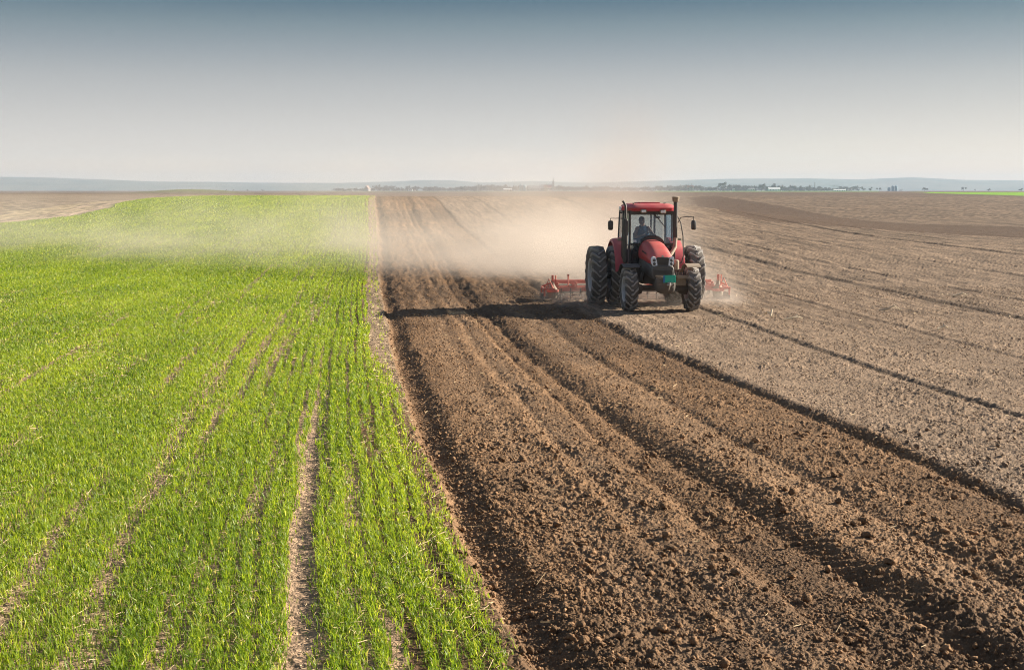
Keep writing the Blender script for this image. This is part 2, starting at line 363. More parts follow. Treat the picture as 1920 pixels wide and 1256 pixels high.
def build_fields():
    X, Y, Q = grid(TAU, YR)
    s = s_of(X, Y); base = land(X, Y)
    fade = 1 - sst(Y, 95, 148)
    z = base + furrow(s, X, Y) * np.where(s > -.3, 1, 0) * fade + wheel_ruts(X, Y, s) * fade
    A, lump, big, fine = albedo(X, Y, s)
    # crumbs and clods
    pl = s > -.9
    r = sst(s[pl], -.2, .05)
    x, y = X[pl], Y[pl]
    rough_dark = np.where(s[pl] < 5.8, 1.0, .82)
    f1 = 1 - .6 * sst(y, 70, 140)
    patch = .55 + .9 * vnoise(x / .9, y / .9, 63)
    d = (clod(x, y, .12, 51) * .055 * sst(patch, 1.0, 1.3) + clod(x, y, .062, 52) * .034 * (.4 + .8 * sst(patch, .7, 1.2)) + clod(x, y, .029, 53) * .026 * (1 - sst(y, 16, 34))) * (.35 + .65 * r)
    d += (fbm(x / .16, y / .16, 64, 4, .6) - .5) * .045 * (.5 + patch * .6) + (fbm(x / .45, y / .45, 61, 3) - .5) * .04 + (vnoise(x / 1.1, y / 1.1, 62) - .5) * .03
    d += ((vnoise(s[pl] / .13, y / .8, 65) - .5) * .07 + (vnoise(s[pl] / .3, y / 2.0, 66) - .5) * .05) * sst(y, 26, 55)
    d *= .82
    z[pl] += d * rough_dark * f1 * (1 - sst(y, 135, 149))
    # wheat side
    gs = ~pl
    x, y, ss = X[gs], Y[gs], s[gs]
    z[gs] += ((fbm(x / .3, y / .3, 71, 3) - .5) * .05 + clod(x, y, .07, 72) * .02) * (1 - sst(y, 50, 100))
    soilc = np.array((.31, .215, .135)) * (1 + .5 * (fine[gs] - .5))[:, None]
    tk = (np.exp(-((ss - tram_s(y)) / .15) ** 4) * (1 - sst(y, 22, 34)))[:, None]; soilc = soilc * (1 - tk) + np.array((.345, .24, .158)) * (1 + .4 * (fine[gs] - .5))[:, None] * tk
    gmix = sst(y, 26, 62) * (.82 + .3 * (vnoise(x / .3, y / 1.5, 73) - .5))
    rows = .5 + .5 * np.cos(ss / .15 * 2 * math.pi / 3.0 + 3 * vnoise(y / 6, ss / 2, 77))
    gapm = sst(vnoise(ss / .35, y / 9, 74), .62, .85) * (1 - sst(y, 60, 95))
    gmix = gmix * (1 - .55 * gapm) * (1 - .25 * rows * (1 - sst(y, 60, 90)))
    bare = np.exp(-((ss + .55) / .3) ** 2) * sst(y, 22, 36) * 1.1; gmix = np.clip(gmix * (1 - np.clip(bare, 0, 1)), 0, 1)
    gt = sst(fbm(x / 8, y / 20, 75, 4), .35, .65)[:, None]
    A[gs] = soilc * (1 - gmix)[:, None] + (GREEN * (1 - gt) + GREEN2 * gt) * gmix[:, None]
    sh = (s > -1.0) & (s < .03)
    k = sst(-s, -.03, .08) * (1 - sst(-s + .3 * (lump - .5), .42, .72)) * sst(Y, 17, 30)
    A = A * (1 - k)[:, None] + SHOULDER * (1 + .5 * (fine - .5))[:, None] * k[:, None]
    # stubble beyond the field track on the far left
    lb = left_bound(Y); e = X - lb
    st = sst(-e, -.4, .6)
    stc = STUB * (1 + .5 * (lump - .5) + .3 * (big - .5))[:, None]
    dryg = sst(fbm(X / 2, Y / 4, 81, 3) + .6 * np.exp(-((e + 5.0) / 2.2) ** 2) + .3 * np.exp(-((e + 2.0) / .5) ** 2), .62, .85)[:, None]
    stc = stc * (1 - dryg) + STRAWC * dryg
    tr = (np.exp(-((e + 1.0) / .4) ** 2) + np.exp(-((e + 3.0) / .4) ** 2))[:, None] * .9
    stc = stc * (1 - tr) + np.array((.42, .32, .23)) * tr
    stc = stc * (1 + .9 * (vnoise(X / .3, Y / .8, 83) - .5) + .5 * (vnoise(X / .8, Y / 2.2, 84) - .5))[:, None]
    A = A * (1 - st)[:, None] + stc * st[:, None]
    P = np.stack([X, Y, z], 1)
    qc = Q.mean(1).astype(int); qs = s[Q].mean(1); qe = e[Q].mean(1)
    zone = np.where(qs > 0, 0, np.where(qe > 0, 1, 2))
    for k, (nm, lab, cat) in enumerate((('ploughed_field', 'bare brown ploughed field with dark fresh furrows beside paler dry soil', 'field'),
                                        ('wheat_field', 'soil of the green wheat field left of the ploughed edge', 'field'),
                                        ('stubble_field', 'pale brown stubble field with dry grass track beyond the far wheat', 'field'))):
        q = Q[zone == k]; u, inv = np.unique(q, return_inverse=True)
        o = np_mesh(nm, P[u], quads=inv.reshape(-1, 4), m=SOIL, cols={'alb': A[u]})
        tag(o, lab, cat, kind='structure')
build_fields()
def far_ground():
    T = np.concatenate([TAU[TAU < -.44][::2], np.arange(-.44, .44, .0022), TAU[TAU > .44][::2]])
    Yr = np.concatenate([np.arange(150, 480, 2.5), np.geomspace(480, 7200, 130)])
    X, Y, Q = grid(T, Yr)
    z = land(X, Y); s = s_of(X, np.minimum(Y, 400)) + .107 * np.maximum(Y - 400, 0)
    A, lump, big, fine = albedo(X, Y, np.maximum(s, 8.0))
    l3 = fbm(X / 40, Y / 120, 91, 3)
    far = np.where(X < -20, sst(Y, 155, 230), sst(Y, 300, 420))
    plain = np.array((.135, .098, .074)) * (1 + .5 * (l3 - .5))[:, None]
    lines = .6 + .4 * sst(np.abs(((X + .25 * Y) / 9.0) % 1 - .5), .02, .08)
    A = A * (1 - far)[:, None] + plain * lines[:, None] * far[:, None]
    lf = sst(-X, 25, 45) * (1 - sst(Y, 150, 270)); A = A * (1 - lf)[:, None] + STUB * (1 + .5 * (lump - .5))[:, None] * lf[:, None]
    g1 = (X > far_at(1225, Y)) & (X < far_at(1640, Y)) & (Y > 1150) & (Y < 2300)
    g2 = inter_poly(X, Y, [at(u, v)[:2] for u, v in ((1745, 362.6), (1840, 365), (1920, 367.6), (2010, 370.5), (2120, 373))] + [(far_at(2150, 700), 700), (far_at(1690, 700), 700)])
    g3 = (X > far_at(560, Y)) & (X < far_at(1100, Y)) & (Y > 1500) & (Y < 2000)
    A[g1] = (.13, .24, .04); A[g2] = (.17, .33, .03); A[g3] = (.13, .14, .05)
    mound = np.exp(-(((X + 152) / 26) ** 2 + ((Y - 610) / 40) ** 2))[:, None]; A = A * (1 - mound) + np.array((.14, .16, .07)) * mound
    o = np_mesh('plain', np.stack([X, Y, z], 1), quads=Q, m=SOIL, cols={'alb': A})
    tag(o, 'flat distant farmland plain reaching from the crest to the village', 'plain', kind='structure')
far_ground()
def near_ground():
    """land round the photographer, behind and beside the frame"""
    xs = np.linspace(-60, 60, 60); ys = np.linspace(-30, YR[0] + .2, 16)
    X = np.tile(xs, 16); Y = np.repeat(ys, 60); i = np.arange(60 * 15).reshape(15, 60)[:, :-1].ravel()
    s = s_of(X, np.maximum(Y, 4)); A, *_ = albedo(X, Y, s); g = sst(-s, 0, .2)[:, None]; A = A * (1 - g) + np.array((.12, .15, .04)) * g
    o = np_mesh('headland', np.stack([X, Y, land(X, Y) - .25], 1), quads=np.stack([i, i + 1, i + 61, i + 60], 1), m=SOIL, cols={'alb': A})
    tag(o, 'strip of headland soil at the bottom edge of the fields', 'ground', kind='structure')
near_ground()
def hills():
    prof = ([-900, -300, 0, 100, 200, 300, 400, 480, 640, 700, 800, 850, 900, 1000, 1100, 1250, 1350, 1500, 1600, 1700, 1800, 1920, 2300, 2800], [338, 334, 332, 333.5, 337, 341, 341.5, 343, 343.5, 342, 338.5, 338.5, 343, 340, 343, 339, 336, 335, 337, 333, 338, 339, 336, 341])
    D0, D1 = 5200.0, 7000.0; rows = 14; us = np.arange(-900, 2800, 6.0); V = []
    for j in range(rows):
        t = j / (rows - 1); Y = D0 + (D1 - D0) * t
        top = CAM_H + (358 - np.interp(us, *prof)) * 6100 / 2385
        k = math.sin(math.pi * min(1, t * 1.0)) ** .8
        nz = fbm(us / 40 + j * .3, us * 0 + j * .6, 95, 3) - .5
        V.append(np.stack([(us - 960) / 2385 * Y, us * 0 + Y, 2.9 + (top - 2.9) * k * (.99 + .10 * nz * (t < .45))], 1))
    n = len(us); i = np.arange(n * (rows - 1)).reshape(rows - 1, n)[:, :-1].ravel()
    m, nt, b = mat('wooded_hill'); t = node(nt, 'ShaderNodeTexCoord'); nn = node(nt, 'ShaderNodeTexNoise'); nn.inputs['Scale'].default_value = .004; nn.inputs['Detail'].default_value = 6
    nt.links.new(t.outputs['Object'], nn.inputs['Vector']); nt.links.new(mixc(nt, maprange(nt, nn.outputs['Fac'], .4, .6), (.06, .075, .045), (.13, .12, .08)), b.inputs['Base Color']); b.inputs['Roughness'].default_value = 1
    o = np_mesh('hills', np.vstack(V), quads=np.stack([i, i + 1, i + n + 1, i + n], 1), m=m)
    tag(o, 'long low blue hills along the horizon', 'hills', kind='structure')
hills()
def ground_z(X, Y):
    X = np.asarray(X, float); Y = np.asarray(Y, float); s = s_of(X, Y)
    return land(X, Y) + (furrow(s, X, Y) * np.where(s > -.3, 1, 0) + wheel_ruts(X, Y, s)) * (1 - sst(Y, 95, 148))
# ------------------------------------------------------------------ wheat, crumbs and straw
def wheat():
    N = 1550000
    # distance distribution: dense near the camera, thinner and coarser further off
    Yg = np.linspace(7.0, 132, 3000); rho = np.where(Yg < 11, 1.0, (11 / Yg) ** 1.12); pdf = rho * Yg
    cdf = np.cumsum(pdf); cdf /= cdf[-1]
    Y = np.interp(rng.random(N), cdf, Yg)
    xe = edge_x(Y); x0 = -.60 * Y
    X = x0 + (xe - x0) * rng.random(N)
    s = s_of(X, Y)
    pitch = .185
    k = np.round(s / pitch); rowj = rng.normal(0, 1, N) * (.024 + .028 * vnoise(s / .8, Y / 3, 101) + .045 * sst(-s, 2.2, 5) * (1 - .5 * sst(Y, 20, 30)))
    wav = .05 * (vnoise(Y / 5, k * 3.1, 102) - .5)
    s_new = k * pitch + rowj + wav; X = X + (s_new - s); s = s_new
    keep = np.ones(N, bool)
    e = X - left_bound(Y); keep &= e > .2
    tram = np.exp(-((s - tram_s(Y) + .05 * (vnoise(Y / .5, Y * 0 + 2, 109) - .5)) / .145) ** 6); keep &= rng.random(N) > tram * (.99 - .75 * sst(Y, 18, 28))
    ph = np.random.default_rng(55).random(6000) * 900; kp = ph[(k.astype(int)) % 6000]
    gap = sst(vnoise(kp, Y / (1.2 + .06 * Y) + kp, 103), .60, .80); weak = (ph * 7.31 % 1)[(k.astype(int)) % 6000] < .05
    keep &= rng.random(N) > weak * (s < -2) * .8 * sst(vnoise(kp + 31, Y / 7, 108), .3, .55) * (1 - .5 * sst(Y, 45, 80))
    keep &= rng.random(N) > gap * .85 * np.where(s > -3, 1, .7) * (np.abs(s - tram_s(Y)) > .42)
    gap2 = sst(vnoise(kp + 77, Y / 9 + kp, 104), .72, .86) * (s < -2.6); keep &= rng.random(N) > gap2 * .9
    edge = -s
    sh_w = .06 + .55 * sst(Y, 18, 36); ragged = .22 * (vnoise(Y / .45, Y * 0 + 9, 105) - .5)
    keep &= rng.random(N) < np.maximum(sst(edge + ragged, sh_w - .12, sh_w + .12), .06 * (edge > .05))
    keep &= edge > .02
    X, Y, s = X[keep], Y[keep], s[keep]; n = len(X)
    z = ground_z(X, Y) - .01
    sc_ = (np.maximum(Y, 11) / 11)
    hgt = (.05 + .08 * rng.random(n)) * (.75 + .5 * fbm(X / .8, Y / 1.4, 106, 3)) * (1 - .25 * np.exp(-((s + .3) / .35) ** 2)) * (1 + .1 * (sc_ - 1) * .3)
    wd = (.0038 + .0024 * rng.random(n)) * sc_ ** .60
    az = rng.random(n) * 2 * math.pi; lean = np.abs(rng.normal(0, .45, n)) + .08
    dx, dy = np.cos(az), np.sin(az)
    dx, dy = dx * lean - .10, dy * lean + .02
    fa = rng.random(n) * math.pi; wx, wy = np.cos(fa) * wd, np.sin(fa) * wd
    V = np.empty((n, 5, 3), np.float32)
    mxx, myy, mz = X + dx * hgt * .35, Y + dy * hgt * .35, z + hgt * .62
    tz = z + hgt * np.clip(1.08 - .45 * lean, .45, 1.1)
    V[:, 0] = np.stack([X - wx * .6, Y - wy * .6, z], 1); V[:, 1] = np.stack([X + wx * .6, Y + wy * .6, z], 1)
    V[:, 2] = np.stack([mxx + wx, myy + wy, mz], 1); V[:, 3] = np.stack([mxx - wx, myy - wy, mz], 1)
    V[:, 4] = np.stack([X + dx * hgt * 1.15, Y + dy * hgt * 1.15, tz], 1)
    b = np.arange(n) * 5
    q = np.stack([b, b + 1, b + 2, b + 3], 1); t = np.stack([b + 3, b + 2, b + 4], 1)
    tone = np.clip(rng.random(n) * .75 + .7 * (fbm(X / 1.5, Y / 5, 107, 4) - .5) - .05 + .25 * np.exp(-((s + .25) / .3) ** 2), 0, .8)
    tone = np.where(rng.random(n) < .07, .82 + .18 * rng.random(n), tone)
    m = leaf_material('wheat_leaf', (.125, .212, .022), (.30, .385, .045), (.62, .56, .27), .52)
    o = np_mesh('wheat', V.reshape(-1, 3), quads=q, tris=t, m=m, smooth=False, attrs={'var': np.repeat(tone, 5)})
    tag(o, 'young bright green wheat growing in rows beside the ploughed soil', 'wheat', kind='stuff')
wheat()
def ico(level):
    bm = bmesh.new(); bmesh.ops.create_icosphere(bm, subdivisions=level, radius=1.0)
    v = np.array([p.co[:] for p in bm.verts]); f = np.array([[p.index for p in q.verts] for q in bm.faces]); bm.free(); return v, f
def clods():
    VV, TT, AA, off = [], [], [], 0
    for lev, N, y0, y1, r0, r1, pw in ((2, 5600, 7.5, 19, .006, .042, 6.0), (1, 90000, 7.5, 46, .005, .022, 2.6)):
        Yg = np.linspace(y0, y1, 1000); pdf = Yg * (y0 / Yg) ** .8; cdf = np.cumsum(pdf); cdf /= cdf[-1]
        Y = np.interp(rng.random(N), cdf, Yg); xe = edge_x(Y); X = xe - .35 + (.60 * Y - xe + .35) * rng.random(N)
        s = s_of(X, Y); k = rng.random(N) < np.where(s < .0, .10, np.where(s < 5.8, .55 + .4 * np.exp(-((s - .5) / .6) ** 2), .8))
        k &= ~((np.abs(X - 4.4) < 1.6) & (Y > 36) & (Y < 43))
        X, Y, s = X[k], Y[k], s[k]; n = len(X)
        r = (r0 + (r1 - r0) * rng.random(n) ** pw) * np.where(s > 5.8, .8, 1)
        bv, bf = ico(lev); m = len(bv)
        jit = 1 + .85 * (rng.random((n, m)) - .5)
        sc3 = r[:, None] * (.6 + .8 * rng.random((n, 3))) * np.array((1.1, 1.1, .8))
        a = rng.random(n) * 6.283; ca, sa = np.cos(a), np.sin(a)
        P = bv[None] * jit[:, :, None] * sc3[:, None, :]
        Px = P[..., 0] * ca[:, None] - P[..., 1] * sa[:, None]; Py = P[..., 0] * sa[:, None] + P[..., 1] * ca[:, None]
        z = ground_z(X, Y) + .03 + r * .25
        VV.append(np.stack([Px + X[:, None], Py + Y[:, None], P[..., 2] + z[:, None]], 2).reshape(-1, 3))
        TT.append((bf[None] + (np.arange(n) * m)[:, None, None] + off).reshape(-1, 3)); off += n * m
        f = sst(s, 5.7, 6.0)[:, None]; c = (DARK * (1 - f) + PALE * f) * (.8 + .55 * rng.random((n, 1)))
        pale = rng.random(n) < .05; c[pale] = c[pale] * 1.6
        AA.append(np.repeat(c, m, 0))
    o = np_mesh('soil_clods', np.vstack(VV), tris=np.vstack(TT), m=SOIL, smooth=True, cols={'alb': np.vstack(AA)})
    tag(o, 'loose brown crumbs and clods of soil lying on the ploughed field', 'soil crumbs', kind='stuff')
clods()
def straw():
    n = 17000
    Yg = np.linspace(7.5, 45, 500); cdf = np.cumsum(Yg * (8 / Yg) ** 1.2); cdf /= cdf[-1]
    Y = np.interp(rng.random(n), cdf, Yg); X = -.58 * Y + (edge_x(Y) + .58 * Y) * rng.random(n)
    k = fbm(X / .5, Y / 1.2, 121, 3) + .3 * np.exp(-((s_of(X, Y) + .25) / .3) ** 2) > .5; X, Y = X[k], Y[k]; n = len(X)
    X[: n // 25] = edge_x(Y[: n // 25]) + rng.random(n // 25) * .5 * Y[: n // 25]
    z = ground_z(X, Y) + .03 + .025 * rng.random(n); a = rng.random(n) * 6.283; L = .03 + .07 * rng.random(n) ** 2; L = np.where(np.abs(s_of(X, Y) - tram_s(Y)) < .2, L * .35, L); wd = .0022 * (np.maximum(Y, 11) / 11) ** .8
    cx, cy = np.cos(a) * L, np.sin(a) * L; tz = (rng.random(n) - .5) * L * .7
    p0 = np.stack([X - cx, Y - cy, z - tz], 1); p1 = np.stack([X + cx, Y + cy, z + tz], 1); side = np.stack([-np.sin(a) * wd, np.cos(a) * wd, wd * .6], 1); up = np.stack([0 * a, 0 * a, wd * 1.4], 1)
    V = np.stack([p0 - side, p0 + side, p0 + up, p1 - side, p1 + side, p1 + up], 1).reshape(-1, 3); b = np.arange(n) * 6
    Q = np.vstack([np.stack([b + i, b + j, b + j + 3, b + i + 3], 1) for i, j in ((0, 1), (1, 2), (2, 0))])
    o = np_mesh('straw_litter', V, quads=Q, m=simple('dry_straw', (.48, .36, .2), .8, var=.35, scale=40), smooth=False)
    tag(o, 'dry straw bits scattered on the soil between the wheat rows', 'straw', kind='stuff')
straw()
def maize_stalk(u, v, L, a, lab, bent=.25):
    X, Y, _ = at(u, v); z = float(ground_z(X, Y)) + .05
    mb = MB(); mb.tube([(-L / 2, 0, 0), (-L * .1, .02, .03), (L * .2, 0, .05 + bent * .2), (L / 2, .04, .02)], [.022, .024, .02, .012], 8)
    o = mb.build('maize_stalk', simple('pale_stalk', (.62, .52, .36), .8, var=.2), None); o.location = (X, Y, z); o.rotation_euler = (0, 0, a)
    lf = MB(); lf.loft([[Vector((L * .1, .0, .05)), Vector((L * .1, .02, .05)), Vector((L * .1, .02, .056)), Vector((L * .1, 0, .056))], [Vector((L * .25, .10, .10)), Vector((L * .25, .17, .10)), Vector((L * .25, .17, .106)), Vector((L * .25, .10, .106))], [Vector((L * .42, .2, .02)), Vector((L * .42, .22, .02)), Vector((L * .42, .22, .024)), Vector((L * .42, .2, .024))]])
    lf.build('leaf', o.data.materials[0], o)
    tag(o, lab, 'maize stalk', 'dry stalks left on the pale soil')
maize_stalk(1488, 605, .55, .2, 'long pale stalk lying flat alone ahead of the harrow end', .05)
maize_stalk(1447, 599, .35, 1.3, 'short pale upright looking stalk bit left of the long flat stalk', .6)
maize_stalk(1668, 588, .6, -.2, 'bent white stalk with arched leaf far to the right of the tractor', .5)
maize_stalk(1768, 624, .35, .3, 'small pale stalk bit nearest to the right edge below the arched stalk', .1)
maize_stalk(1800, 560, .5, .1, 'pale stalk resting beside the dark groove at the right edge', .15)

# ------------------------------------------------------------------ tractor
RED = simple('red_paint', (.46, .013, .040), .32, var=.15, dust=.36, spec=.6)
REDH = simple('faded_red_paint', (.54, .028, .040), .24, var=.15, dust=.38, spec=.6)
BLACK = simple('black_plastic', (.028, .029, .031), .5, var=.2, dust=.2)
GREYP = simple('grey_metal', (.05, .055, .06), .5, var=.25, dust=.28)
DARKM = simple('dusty_cast_iron', (.04, .038, .036), .65, var=.35, dust=.42)
TYRE = simple('tyre_rubber', (.052, .056, .060), .8, var=.3, dust=.38)
LUG = simple('dusty_sunlit_tread', (.25, .25, .25), .85, var=.3, dust=.5)  # dusty lugs, base grey lightened further to paint sunlit tread contrast
RIM = simple('pale_rim_paint', (.42, .45, .48), .45, var=.2, dust=.35)
STEEL = simple('bare_steel', (.5, .48, .45), .35, metal=.7, var=.2, dust=.25)
TAN = simple('dusty_sunlit_tan', (.26, .21, .15), .7, var=.25, dust=.5)  # dusty tan metal; on right fender and intake it paints sunlight
HRED = simple('harrow_red', (.66, .12, .085), .5, var=.2, dust=.6)
LAMPW = simple('lamp_glass', (.75, .78, .82), .12, var=.08, spec=.8)
GRN = simple('green_plate', (.0, .42, .30), .4, var=.06, dust=.08)
BLU = simple('blue_strip', (.02, .10, .42), .4, var=.05)
CLOTH = simple('seat_cloth', (.03, .03, .035), .9)
STICK = simple('white_sticker', (.75, .78, .8), .6)
def glass(name, film=.16, tint=(.82, .9, .95)):
    m, nt, b = mat(name); nt.nodes.remove(b)
    tr = node(nt, 'ShaderNodeBsdfTransparent'); tr.inputs[0].default_value = (*tint, 1)
    gl = node(nt, 'ShaderNodeBsdfGlossy'); gl.inputs['Roughness'].default_value = .03
    df = node(nt, 'ShaderNodeBsdfDiffuse'); df.inputs[0].default_value = (.6, .66, .72, 1)
    fr = node(nt, 'ShaderNodeFresnel'); fr.inputs[0].default_value = 1.5
    a = node(nt, 'ShaderNodeMixShader'); nt.links.new(fr.outputs[0], a.inputs[0]); nt.links.new(tr.outputs[0], a.inputs[1]); nt.links.new(gl.outputs[0], a.inputs[2])
    b2 = node(nt, 'ShaderNodeMixShader'); b2.inputs[0].default_value = film; nt.links.new(a.outputs[0], b2.inputs[1]); nt.links.new(df.outputs[0], b2.inputs[2])
    nt.links.new(b2.outputs[0], nt.nodes['Material Output'].inputs['Surface']); return m
GLASS = glass('dusty_glass'); GLASSD = glass('dark_lower_glass', .05, (.35, .37, .38))

TX, TY = 4.36, 37.6
tractor = empty('tractor', (TX, TY, float(land(TX, TY)) + .10), R_(5.0))
tag(tractor, 'red farm tractor with black cab frame and twin rear wheels raising dust', 'tractor')

def wheel(R, W, rim_r, nl, lug, x, y, parent, name, outer):
    e = empty(name, (x, y, R - .04), 0, parent)
    h = W / 2
    mb = MB()
    mb.lathe([(rim_r, -h * .72), (rim_r + .02, -h * .8), (rim_r + (R - rim_r) * .45, -h * 1.0), (R - lug - .05, -h * .97), (R - lug - .005, -h * .84), (R - lug + .012, -h * .4), (R - lug + .018, 0),
              (R - lug + .012, h * .4), (R - lug - .005, h * .84), (R - lug - .05, h * .97), (rim_r + (R - rim_r) * .45, h * 1.0), (rim_r + .02, h * .8), (rim_r, h * .72)], axis='x', n=60)
    lugs = MB()
    for side in (-1, 1):
        for i in range(nl):
            th0 = 2 * math.pi * i / nl + (math.pi / nl if side > 0 else 0); rings = []
            for a, t, ro, ri, hw in ((-.03, 0, R, R - lug * 1.3, .020), (.03 + .0 * h, .06, R + .006, R - lug * 1.3, .023), (h * .5, .5, R, R - lug * 1.4, .024), (h * .90, .86, R - .012, R - lug * 1.6, .031), (h * 1.03, 1.0, R - lug - .03, R - lug - .06, .034), (h * 1.035, 1.02, R - lug - .09, R - lug - .12, .026)):
                th = th0 + t * (h * 1.05) / R * 1.0
                ring = []
                for (rr, sg) in ((ri, -1.35), (ro, -.8), (ro, .8), (ri, 1.35)):
                    ang = th + sg * hw / R * 1.25; ring.append((side * a, -rr * math.cos(ang), rr * math.sin(ang)))
                rings.append([Vector(p) for p in ring])
            lugs.loft(rings)
    t_ = mb.build('tyre', TYRE, e, ang=40); lugs.build('tread', LUG, t_, ang=30)
    rb = MB(); o = outer
    rb.lathe([(rim_r + .015, -h * .8 * o), (rim_r - .03, -h * .74 * o), (rim_r - .05, -h * .5 * o), (rim_r - .05, h * .25 * o), (rim_r - .09, h * .30 * o), (rim_r * .55, h * .12 * o), (rim_r * .5, h * .3 * o), (.0, h * .3 * o)], axis='x', n=40)
    rb.lathe([(rim_r + .02, h * .82 * o), (rim_r - .03, h * .76 * o), (rim_r - .05, h * .5 * o), (rim_r - .05, h * .25 * o)], axis='x', n=40)
    rb.build('rim', RIM, e)
    hb = MB(); hb.lathe([(.0, h * .62 * o), (.07, h * .62 * o), (.09, h * .5 * o), (.12, h * .32 * o), (.0, h * .28 * o)], axis='x', n=20)
    for k in range(8): hb.lathe([(0, h * .36 * o), (.016, h * .36 * o), (.016, h * .28 * o)], c=(0, rim_r * .42 * math.cos(k * .785), rim_r * .42 * math.sin(k * .785)), axis='x', n=6)
    hb.build('hub', GREYP, e)
    return e
for sx in (-1, 1):
    wheel(.64, .37, .36, 15, .055, sx * .93, 0, tractor, 'front_wheel', sx)
    wheel(.90, .46, .50, 18, .065, sx * .93, 2.45, tractor, 'rear_wheel', sx)
    wheel(.90, .46, .50, 18, .065, sx * 1.53, 2.45, tractor, 'rear_wheel', sx)
def rrect(cx, y, cz, w_, h_, p=3.2, n=28, top=1.0):
    r = []
    for k in range(n):
        a = 2 * math.pi * k / n; ca, sa = math.cos(a), math.sin(a)
        x = math.copysign(abs(ca) ** (2 / p), ca) * w_; z = math.copysign(abs(sa) ** (2 / p), sa) * h_
        if z > 0: x *= 1 - (1 - top) * (z / h_)
        r.append(Vector((cx + x, y, cz + z)))
    return r
def hood():
    mb = MB(); st = []
    for y, zt, zb, hw in ((1.30, 2.00, 1.30, .37), (1.0, 1.985, 1.30, .375), (.6, 1.95, 1.30, .375), (.2, 1.86, 1.30, .37), (-.15, 1.75, 1.30, .36), (-.38, 1.65, 1.30, .35), (-.53, 1.54, 1.32, .335), (-.575, 1.47, 1.34, .325)):
        st.append(rrect(0, y, (zt + zb) / 2, hw, (zt - zb) / 2, 3.4, 32, .80))
    mb.loft(st); h = mb.build('hood', REDH, tractor, ang=50)
    sp = MB(); st = []
    for y, zt, zb, hw in ((1.28, 1.62, 1.02, .355), (.6, 1.52, 1.0, .365), (.0, 1.42, .95, .36), (-.42, 1.36, .92, .35), (-.60, 1.325, .90, .335), (-.655, 1.305, .92, .31)):
        st.append(rrect(0, y, (zt + zb) / 2, hw, (zt - zb) / 2, 4.5, 32, .97))
    sp.loft(st); sp.build('side_panel', GREYP, tractor, ang=50)
    for sx in (-1, 1):
        vn = MB()
        for k in range(5): vn.box((sx * .374, .62 - .14 * k, 1.68 - .012 * k), (.012, .095, .035), (R_(20), 0, 0))
        v_ = vn.build('vent', BLACK, h, bevel=.004)
    g = MB(); g.box((0, -.565, 1.43), (.36, .06, .25))
    g.build('grille', BLACK, tractor, bevel=.015)
    gs = MB()
    for k in range(6): gs.box((0, -.600, 1.34 + .036 * k), (.34, .022, .010))
    gs.build('grille_slat', GREYP, bpy.data.objects['grille'])
    lg = MB(); lg.box((0, -.645, 1.10), (.56, .05, .20))
    l = lg.build('lower_grille', BLACK, tractor, bevel=.012)
    ls = MB()
    for k in range(6): ls.box((0, -.676, 1.02 + .034 * k), (.55, .02, .012))
    ls.build('grille_slat', GREYP, l)
    for sx in (-1, 1):
        hl = MB(); pts = [(.165, 1.295), (.30, 1.31), (.345, 1.39), (.345, 1.52), (.30, 1.575), (.22, 1.55), (.18, 1.45)]
        front = [Vector((sx * x * .97, -.640 + abs(x) * .13 - (z - 1.32) * -.12, z)) for x, z in pts]; back = [p + Vector((0, .10, 0)) for p in front]
        mid = [p + Vector((0, .02, 0)) + (p - sum(front, Vector()) / 7) * .06 for p in front]
        hl.loft([front, mid, back]); hh = hl.build('headlight', LAMPW, tractor, ang=60)
        for zz, xx in ((1.465, .262), (1.365, .258)):
            b = MB(); b.lathe([(0, -.02), (.030, -.022), (.042, -.012), (.046, .01)], c=(sx * xx * .97, -.640 + .035 + (zz - 1.32) * .12, zz), axis='y', n=20)
            b.build('reflector', GREYP, hh)
    for o_ in [c_ for c_ in bpy.data.objects if c_.parent == tractor and c_.name.split('.')[0] in ('hood', 'side_panel', 'grille', 'lower_grille', 'headlight')]: o_.location.x = -.05
    em = MB(); em.lathe([(0, -.008), (.035, -.008), (.038, .01)], c=(0, -.560, 1.575), axis='y', n=20); em.build('badge', STEEL, h)
hood()
